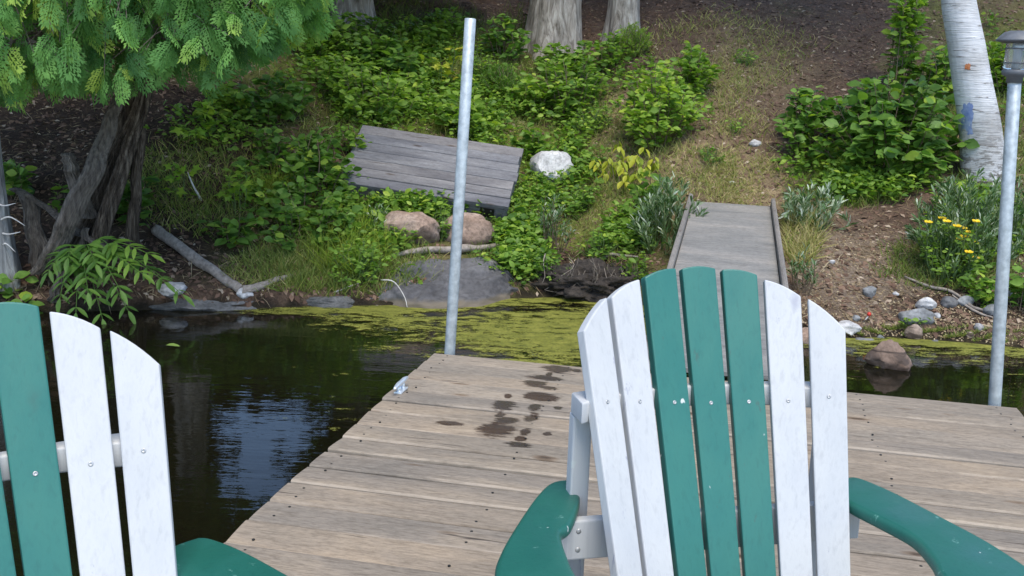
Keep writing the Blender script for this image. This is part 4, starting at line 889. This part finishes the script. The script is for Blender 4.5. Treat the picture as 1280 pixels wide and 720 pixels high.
# birch
bt, bgd, br = tree('birch_tree', 'white barked birch leaning left at right, marked with blue paint', 1231, 222, 52, [(-.09, 0, .5), (-.26, .02, 1.1), (-.44, .06, 1.9), (-.6, .2, 4), (-.4, .4, 9)], 9, M['birch_bark'], (2.0, 5.6, 9.5, 4000), 8, .015, .12)
def bark_patch(name, mat, px0, px1, py0, py1, jag):
    # patch lying on the trunk: cast sight lines onto a cylinder approximating the trunk there
    n1, n2 = 8, 14; V = []; 
    root = np.array(bt.location); path = bez([np.array([0, 0, 0]), (-.09, 0, .5), (-.26, .02, 1.1), (-.44, .06, 1.9), (-.6, .2, 4), (-.4, .4, 9)], 400) + root
    for a_ in range(n2):
        py = py0 + (py1 - py0) * a_ / (n2 - 1)
        for b_ in range(n1):
            px = px0 + (px1 - px0) * b_ / (n1 - 1) + (jag * (fbm(np.array([a_ * .9]), np.array([b_ * .3 + 5.]), 33, 2)[0]) * (1 if b_ in (0, n1 - 1) else .2))
            d = pdir(px, py + (jag * fbm(np.array([b_ * .9]), np.array([a_ * .2 + 9.]), 34, 2)[0] if a_ in (0, n2 - 1) else 0)); P0 = np.array([0, 0, EYE]); best = None
            for Y in np.arange(bgd[1] - .5, bgd[1] + .2, .004):
                q = P0 + d * (Y / d[1]); k = np.argmin(np.abs(path[:, 2] - q[2])); tt = k / 399; rr = np.interp(tt, np.linspace(0, 1, 5), [br, br * .93, br * .8, br * .5, br * .2]) * 1.012 + .004
                if np.hypot(*(q[:2] - path[k, :2])) < rr: best = q; break
            V.append(best if best is not None else q)
    V = np.array(V) - root; I_, J_ = np.meshgrid(np.arange(n1 - 1), np.arange(n2 - 1)); a = (J_ * n1 + I_).ravel()
    return new_obj(name, mesh_np(name, V, np.c_[a, a + 1, a + n1 + 1, a + n1], mat, None, True), bt)
bark_patch('paint_mark', M['blue_paint'], 1202, 1216, 130, 168, 8)
bark_patch('bark_scar', M['orange_bark'], 1206, 1213, 80, 87, 4)

# grey trunk at left edge
g = ground(6, 352); t = thing('cedar_tree', 'bare grey trunk at the left picture edge by the water', 'tree', (g[0] - .03, g[1], g[2] - .1))
trunk_mesh([(0, 0, 0), (-.02, 0, .5), (-.05, .02, 1.2), (-.1, .1, 3), (-.15, .2, 6)], [.115, .095, .085, .06, .03], 48, .10, 90, 'trunk', M['grey_bark'], t, .35, 2)
for k, (zz, dx) in enumerate([(.42, .14), (.50, .17), (.60, .12), (.33, .10)]):
    A = Acc(); A.add(*tube(bez([(.05, -.05, zz), (.05 + dx * .5, -.09, zz + .03 * (k % 2)), (.06 + dx, -.10, zz + .02 * (-1) ** k)], 8), np.linspace(.008, .002, 8), 5)); A.build('dead_twig', M['bleached_twig'], t, True)
def crown_top(t, root, seed):
    r = np.random.default_rng(seed); n = 170; h = r.uniform(2.6, 6.5, n); a = r.uniform(0, 6.283, n); R_ = (1.5 - .2 * (h - 2.6)) * np.sqrt(r.random(n)); P = np.c_[np.cos(a) * R_, .9 + np.sin(a) * R_ * .8, h]
    return P

# ------------------------------------------------------------------ white cedar with hanging flat sprays
def spray_t(seed):
    r = np.random.default_rng(seed); V = []; F = []
    def finger(p, d, L, w_):
        nrm = np.array([-d[1], d[0]]); q = len(V)
        for a_, b_ in ((0, 0), (.45, -w_), (.8, -w_ * .75), (1, 0), (.8, w_ * .75), (.45, w_)): V.append((*(p + d * L * a_ + nrm * b_), 0))
        F.extend([(q, q + 2, q + 1), (q, q + 3, q + 2), (q, q + 4, q + 3), (q, q + 5, q + 4)])
    def rot(d, a): c, s_ = math.cos(a), math.sin(a); return np.array([d[0] * c - d[1] * s_, d[0] * s_ + d[1] * c])
    ax = np.array([0., 1.]); nb = 11
    for k in range(nb):
        t_ = .04 + .90 * k / nb; sg = 1 if k % 2 else -1; L = (.42 * (1 - t_) ** .75 + .10) * r.uniform(.8, 1.15); d = rot(ax, sg * r.uniform(.62, .82)); p0 = ax * t_
        m = max(3, int(L / .066))
        for q in range(m):
            u = (q + .4) / m; sg2 = 1 if q % 2 else -1; dd = rot(d, -sg * .25 * u); finger(p0 + d * L * u, rot(dd, sg2 * r.uniform(.45, .75)), r.uniform(.11, .165) * (1.15 - .35 * u), .020)
        finger(p0 + d * L * .80, rot(d, -sg * .2), .19, .027); finger(p0, d, L * .95, .016)
    for q in range(5): finger(ax * (.86 + .03 * q), rot(ax, (-1) ** q * .55), .15, .025)
    finger(ax * .9, ax, .18, .027); finger(np.zeros(2), ax, 1.0, .010)
    V = np.array(V); V[:, 2] = -.30 * V[:, 1] ** 2 - .45 * V[:, 0] ** 2 + .04 * np.sin(V[:, 0] * 9 + seed) + .03 * np.sin(V[:, 1] * 7 + seed); return V, np.array(F)
SPR = [spray_t(k) for k in range(4)]
cb = ground(92, 348)
cedar = thing('cedar_tree', 'leaning white cedar with hanging green sprays at upper left', 'tree', (cb[0], cb[1], cb[2] - .05)); cb = np.array(cedar.location)
def cpt(px, py, Y): return at_y(px, py, Y) - cb
limbs = [([(70, 352, 6.62), (104, 285, 6.68), (138, 205, 6.78), (168, 135, 6.9), (190, 60, 7.0), (215, -60, 7.1)], [.10, .085, .075, .07, .06, .05], 'trunk', 'cedar_bark'),
         ([(105, 350, 6.55), (128, 280, 6.6), (155, 200, 6.72), (176, 135, 6.86), (192, 70, 6.98)], [.06, .05, .045, .04, .04], 'trunk', 'cedar_bark'),
         ([(48, 342, 6.45), (80, 285, 6.4), (105, 235, 6.45), (130, 175, 6.6), (150, 120, 6.8)], [.05, .055, .06, .045, .03], 'limb', 'root_wood'),
         ([(62, 350, 6.7), (45, 300, 6.75), (30, 250, 6.8), (20, 235, 6.82)], [.06, .05, .042, .02], 'limb', 'root_wood'),
         ([(108, 272, 6.62), (96, 235, 6.6), (86, 208, 6.58), (82, 192, 6.58)], [.05, .045, .042, .035], 'limb', 'root_wood'),
         ([(22, 235, 6.9), (60, 262, 6.75), (100, 292, 6.55), (140, 312, 6.45)], [.022, .03, .032, .02], 'limb', 'root_wood'),
         ([(66, 378, 6.40), (76, 350, 6.42), (92, 320, 6.48), (110, 285, 6.55)], [.02, .026, .024, .018], 'limb', 'root_wood'),
         ([(168, 350, 6.75), (166, 290, 6.75), (170, 230, 6.8), (176, 160, 6.88)], [.05, .035, .03, .03], 'trunk', 'cedar_bark')]
for k, (pp, rr, nm, mt) in enumerate(limbs):
    pth = bez([cpt(*p) for p in pp], 16); jit = np.c_[fbm(np.arange(16) * .45, np.full(16, k * 3.3), 12, 3), fbm(np.arange(16) * .45, np.full(16, k * 5.1 + 9), 13, 3), np.zeros(16)] * (.10 if nm == 'limb' else .035)
    rn = np.interp(np.linspace(0, 1, 16), np.linspace(0, 1, len(rr)), rr) * (1 + .3 * fbm(np.arange(16) * .7, np.full(16, k * 2.2), 14, 2)); trunk_mesh(pth + jit, rn, 90, .42, 90, nm, M[mt], cedar, .15, k, (9, .35))
# visible boughs: anchor pixel, distance
bnd_x = [0, 50, 110, 155, 180, 203, 228, 252, 272, 292, 325, 355, 395, 405]; bnd_y = [140, 128, 126, 134, 116, 96, 110, 116, 108, 86, 80, 58, 48, 0]
anch = []
for k in range(26):
    px = (k * 61.8) % 425; py = rng.uniform(-60, np.interp(px, bnd_x, bnd_y) - 35); anch.append((px, py, rng.uniform(5.7, 6.9)))
anch = np.array(anch); A3 = np.array([at_y(*a) for a in anch]); trunk_line = bez([cpt(*p) for p in limbs[0][0]] + [np.array([.9, .6, 3.2]), np.array([1.0, .7, 6.5])], 60) + cb
spr = []; tries = 0
while len(spr) < 2100:
    px = rng.uniform(-60, 410); lim = np.interp(px, bnd_x, bnd_y); py = rng.uniform(-110, lim)
    if px > 396 and py > 0: continue
    Y_ = rng.uniform(5.5, 7.3); p = at_y(px, py, Y_)
    tip_drop = .16
    spr.append(p + np.array([0, .05, tip_drop * .9]))
spr = np.array(spr); own = np.argmin(((spr[:, None] - A3[None]) ** 2).sum(-1), axis=1)
for k in range(len(A3)):
    sel = spr[own == k]
    if len(sel) < 3: continue
    e = sel.mean(0); j = int(np.argmin(np.abs(trunk_line[:, 2] - (e[2] + .1)))); b = trunk_line[j]
    P = bez([b, b * .5 + e * .5 + [0, 0, .10], e], 12) - cb; A = Acc(); A.add(*tube(P, np.linspace(.022, .006, 12), 7, False))
    for p in sel[::2]:
        q = P[rng.integers(4, 12)]; A.add(*tube(bez([q, (q + p - cb) / 2 + [0, 0, .04], p - cb], 6), np.linspace(.006, .002, 6), 4, False))
    bo = A.build('bough', M['root_wood'], cedar, True); FO = Acc()
    for v in range(4):
        pv = sel[v::4]; m = len(pv)
        if not m: continue
        outw = norm(pv - np.array([cb[0] + .3, cb[1] + .4, 0])); outw[:, 2] = 0; Dv = norm(outw * .55 + np.c_[rng.normal(.05, .35, m), rng.normal(-.15, .25, m), -rng.uniform(.45, 1.1, m)]); Nv = np.c_[rng.normal(0, .65, m), -np.ones(m) * .7 + rng.normal(0, .35, m), rng.uniform(.0, 1.0, m)]
        bright = (rng.random(m) < .05) * .45 + np.where((pv[:, 0] < -2.55) & (rng.random(m) < .25), .35, 0) + np.where(pv[:, 0] > -1.35, .15, 0)
        instances(*SPR[v], pv - cb, Dv, Nv, rng.uniform(.10, .20, m), np.clip(rng.normal(.45, .2, m) + bright, 0, 1), FO, grad=.18)
    FO.build('foliage', M['cedar_leaf'], bo)
# upper crown
P = crown_top(None, None, 5) + np.array([.6, .5, 0]); W = P + cb; P = P[~mirrored_gap(W)]
A = Acc(); m = len(P) * 3; pp = np.repeat(P, 3, axis=0) + rng.normal(0, .2, (m, 3)); pp = pp[~mirrored_gap(pp + cb)]; m = len(pp)
instances(*SPR[0], pp, np.c_[rng.normal(0, .8, (m, 2)), -rng.uniform(.3, 1, m)], np.c_[rng.normal(0, .6, (m, 2)), np.ones(m)], rng.uniform(.35, .55, m), np.clip(rng.normal(.45, .2, m), 0, 1), A)
P2 = np.c_[rng.uniform(-4.7, -2.3, 320), rng.uniform(6.1, 8.6, 320), rng.uniform(2.25, 3.4, 320)] - cb; P2 = P2[~mirrored_gap(P2 + cb)]; m = len(P2)  # extra sprays above the view, added to shade the ground behind
instances(*SPR[1], P2, np.c_[rng.normal(0, .8, (m, 2)), -rng.uniform(.1, .6, m)], np.c_[rng.normal(0, .4, (m, 2)), np.ones(m)], rng.uniform(.35, .55, m), np.clip(rng.normal(.45, .2, m), 0, 1), A)
A.build('crown', M['cedar_leaf'], cedar)

# ------------------------------------------------------------------ ground cover
BLADE = (np.array([(-.5, 0, 0), (.5, 0, 0), (-.4, .4, .05), (.4, .4, .05), (-.22, .75, -.02), (.22, .75, -.02), (0, 1, -.18)]), np.array([(0, 1, 3), (0, 3, 2), (2, 3, 5), (2, 5, 4), (4, 5, 6)]))
def patch_pts(px, py, rx, ry, n):
    a = rng.uniform(0, 2 * math.pi, n); r = np.sqrt(rng.random(n)); return ground_many(px + rx * r * np.cos(a) * rng.uniform(.7, 1.1, n), py + ry * r * np.sin(a) * rng.uniform(.7, 1.1, n))
def grass(name, label, patches, mat):
    A = Acc()
    for (px, py, rx, ry, n, L, lean, tm) in patches:
        P = patch_pts(px, py, rx, ry, int(n * 1.6)); cn = fbm(P[:, 0] * 3, P[:, 1] * 3, 55, 3); P = P[cn > -.16 + .1 * rng.normal(0, 1, len(P))]; m = len(P)
        Dv = np.c_[rng.normal(0, lean, m), rng.normal(-.15, lean, m), np.ones(m)]; Nv = np.c_[rng.normal(0, 1, m), rng.normal(-1, .6, m), np.full(m, .2)]
        S = 1.2 * L * rng.uniform(.4, 1.3, m); instances(*BLADE, P - [0, 0, .01], Dv, Nv, S, np.clip(rng.normal(tm, .22, m), 0, 1), A, rng.uniform(.004, .008, m) / S)
    o = A.build(name, M[mat]); tag(o, label, 'grass', kind='stuff')
grass('bank_grass', 'short green and dry grass over the bank', [
 (520, 110, 200, 100, 5500, .09, .6, .45), (700, 190, 150, 90, 4500, .08, .7, .5), (880, 170, 90, 100, 3000, .08, .8, .75), (930, 225, 60, 40, 1500, .06, .9, .85), (260, 230, 120, 70, 2200, .09, .7, .5), (430, 330, 120, 50, 2500, .10, .6, .4),
 (640, 300, 60, 60, 1800, .08, .6, .35), (760, 280, 60, 70, 1500, .07, .8, .5), (1060, 235, 90, 30, 1800, .09, .6, .4), (1230, 150, 70, 130, 2500, .11, .5, .3), (1190, 330, 100, 40, 1800, .08, .7, .35), (500, 40, 120, 45, 2000, .10, .6, .35), (900, 70, 120, 60, 1800, .08, .8, .7), (340, 340, 70, 30, 900, .08, .8, .6), (640, 60, 40, 50, 700, .1, .5, .3), (1000, 300, 25, 40, 900, .14, .9, .85), (1160, 425, 130, 12, 1600, .03, .9, .55), (540, 262, 120, 14, 900, .09, .6, .3)], 'grass')
grass('yellow_green_grass', 'bright yellow green arching grass on the bank edge left of boulders', [(435, 326, 48, 30, 520, .20, .65, .55), (470, 308, 36, 20, 220, .18, .7, .6), (350, 240, 30, 14, 250, .14, .5, .6), (1045, 215, 30, 18, 300, .16, .6, .3)], 'grass_bright')
def litter(name, label, n, mat, size, wid, region, tm):
    A = Acc(); x0, x1, d0, d1 = region; x = rng.uniform(x0, x1, n); d = d0 + (d1 - d0) * rng.random(n) ** 1.25; y = shore(x) + d; z = terrain(x, y) + .004; P = np.c_[x, y, z]
    g_ = .06; nx_ = -(terrain(x + g_, y) - terrain(x - g_, y)) / (2 * g_); ny_ = -(terrain(x, y + g_) - terrain(x, y - g_)) / (2 * g_); NN = norm(np.c_[nx_, ny_, np.ones(n)]); Nv = NN + rng.normal(0, .35, (n, 3))
    Dv = rng.normal(0, 1, (n, 3)); Dv = Dv - NN * (Dv * NN).sum(1, keepdims=True)
    instances(*QUADLEAF, P, Dv, Nv, size * rng.uniform(.5, 1.3, n), np.clip(rng.normal(tm, .25, n), 0, 1), A, wid); o = A.build(name, M[mat]); tag(o, label, 'leaf litter', kind='stuff')
litter('leaf_litter', 'brown dead leaves scattered over the bank', 26000, 'dead_leaf', .055, .9, (-5.2, 6, .05, 7.5), .4)
litter('dry_needles', 'straw coloured needles and dry grass over the bank', 30000, 'straw', .075, .10, (-5.2, 6, .08, 6.0), .4)
litter('wood_chips', 'pale chips and crumbs on the bare slope at right', 5000, 'straw', .020, .8, (1.9, 3.4, .02, 1.4), .5)
litter('fallen_twigs', 'pale dry twigs scattered over the bank', 700, 'straw', .26, .035, (-4.5, 5, .05, 5.5), .75)
litter('pale_chips', 'pale leaf scraps scattered over the bank', 1800, 'dead_leaf', .045, .7, (-4.5, 5, .05, 5.0), 1.0)
# low broad ground cover between the shrubs
A = Acc()
for (px, py, rx, ry, n) in [(480, 110, 130, 60, 900), (620, 140, 70, 60, 450), (690, 230, 60, 60, 350), (370, 265, 90, 45, 260), (560, 60, 90, 40, 400), (780, 150, 110, 70, 500), (660, 320, 50, 40, 420), (480, 320, 60, 50, 350), (1080, 220, 110, 40, 500), (1220, 300, 60, 60, 400), (560, 270, 110, 10, 260), (270, 170, 80, 30, 80), (1240, 120, 50, 90, 400), (780, 310, 40, 40, 260), (1060, 245, 30, 12, 160), (1250, 370, 40, 26, 200)]:
    P = patch_pts(px, py, rx, ry, int(n * 1.9)); cn = fbm(P[:, 0] * 2.1, P[:, 1] * 2.1, 58, 3); P = P[cn > -.02 + .05 * rng.normal(0, 1, len(P))]
    for rep in range(5):
        m = len(P); out = np.c_[rng.normal(0, 1, (m, 2)), rng.uniform(-.1, .5, m)]
        instances(*LEAF, P + rng.normal(0, .03, (m, 3)) * [1, 1, 0] + np.c_[np.zeros((m, 2)), rng.uniform(.01, .15, m)], out, rand_perp(m, out), rng.choice([.032, .045, .065], m) * rng.uniform(.7, 1.3, m), np.clip(rng.normal(.45, .28, m), 0, 1), A)
o = A.build('ground_cover', M['leaf_mid']); tag(o, 'low leafy ground cover between the shrubs', 'ground cover', kind='stuff')
# floating leaf
c = at_z(216, 434, 0)
A = Acc(); instances(*LEAFB, np.array([[0., 0, 0]]), np.array([[1., .3, 0]]), np.array([[0, 0, 1.]]), .085, np.array([.5]), A); o = A.build('floating_leaf', M['lily']); o.location = (c[0] - .04, c[1], .010); tag(o, 'single green leaf floating on the dark water', 'leaf')
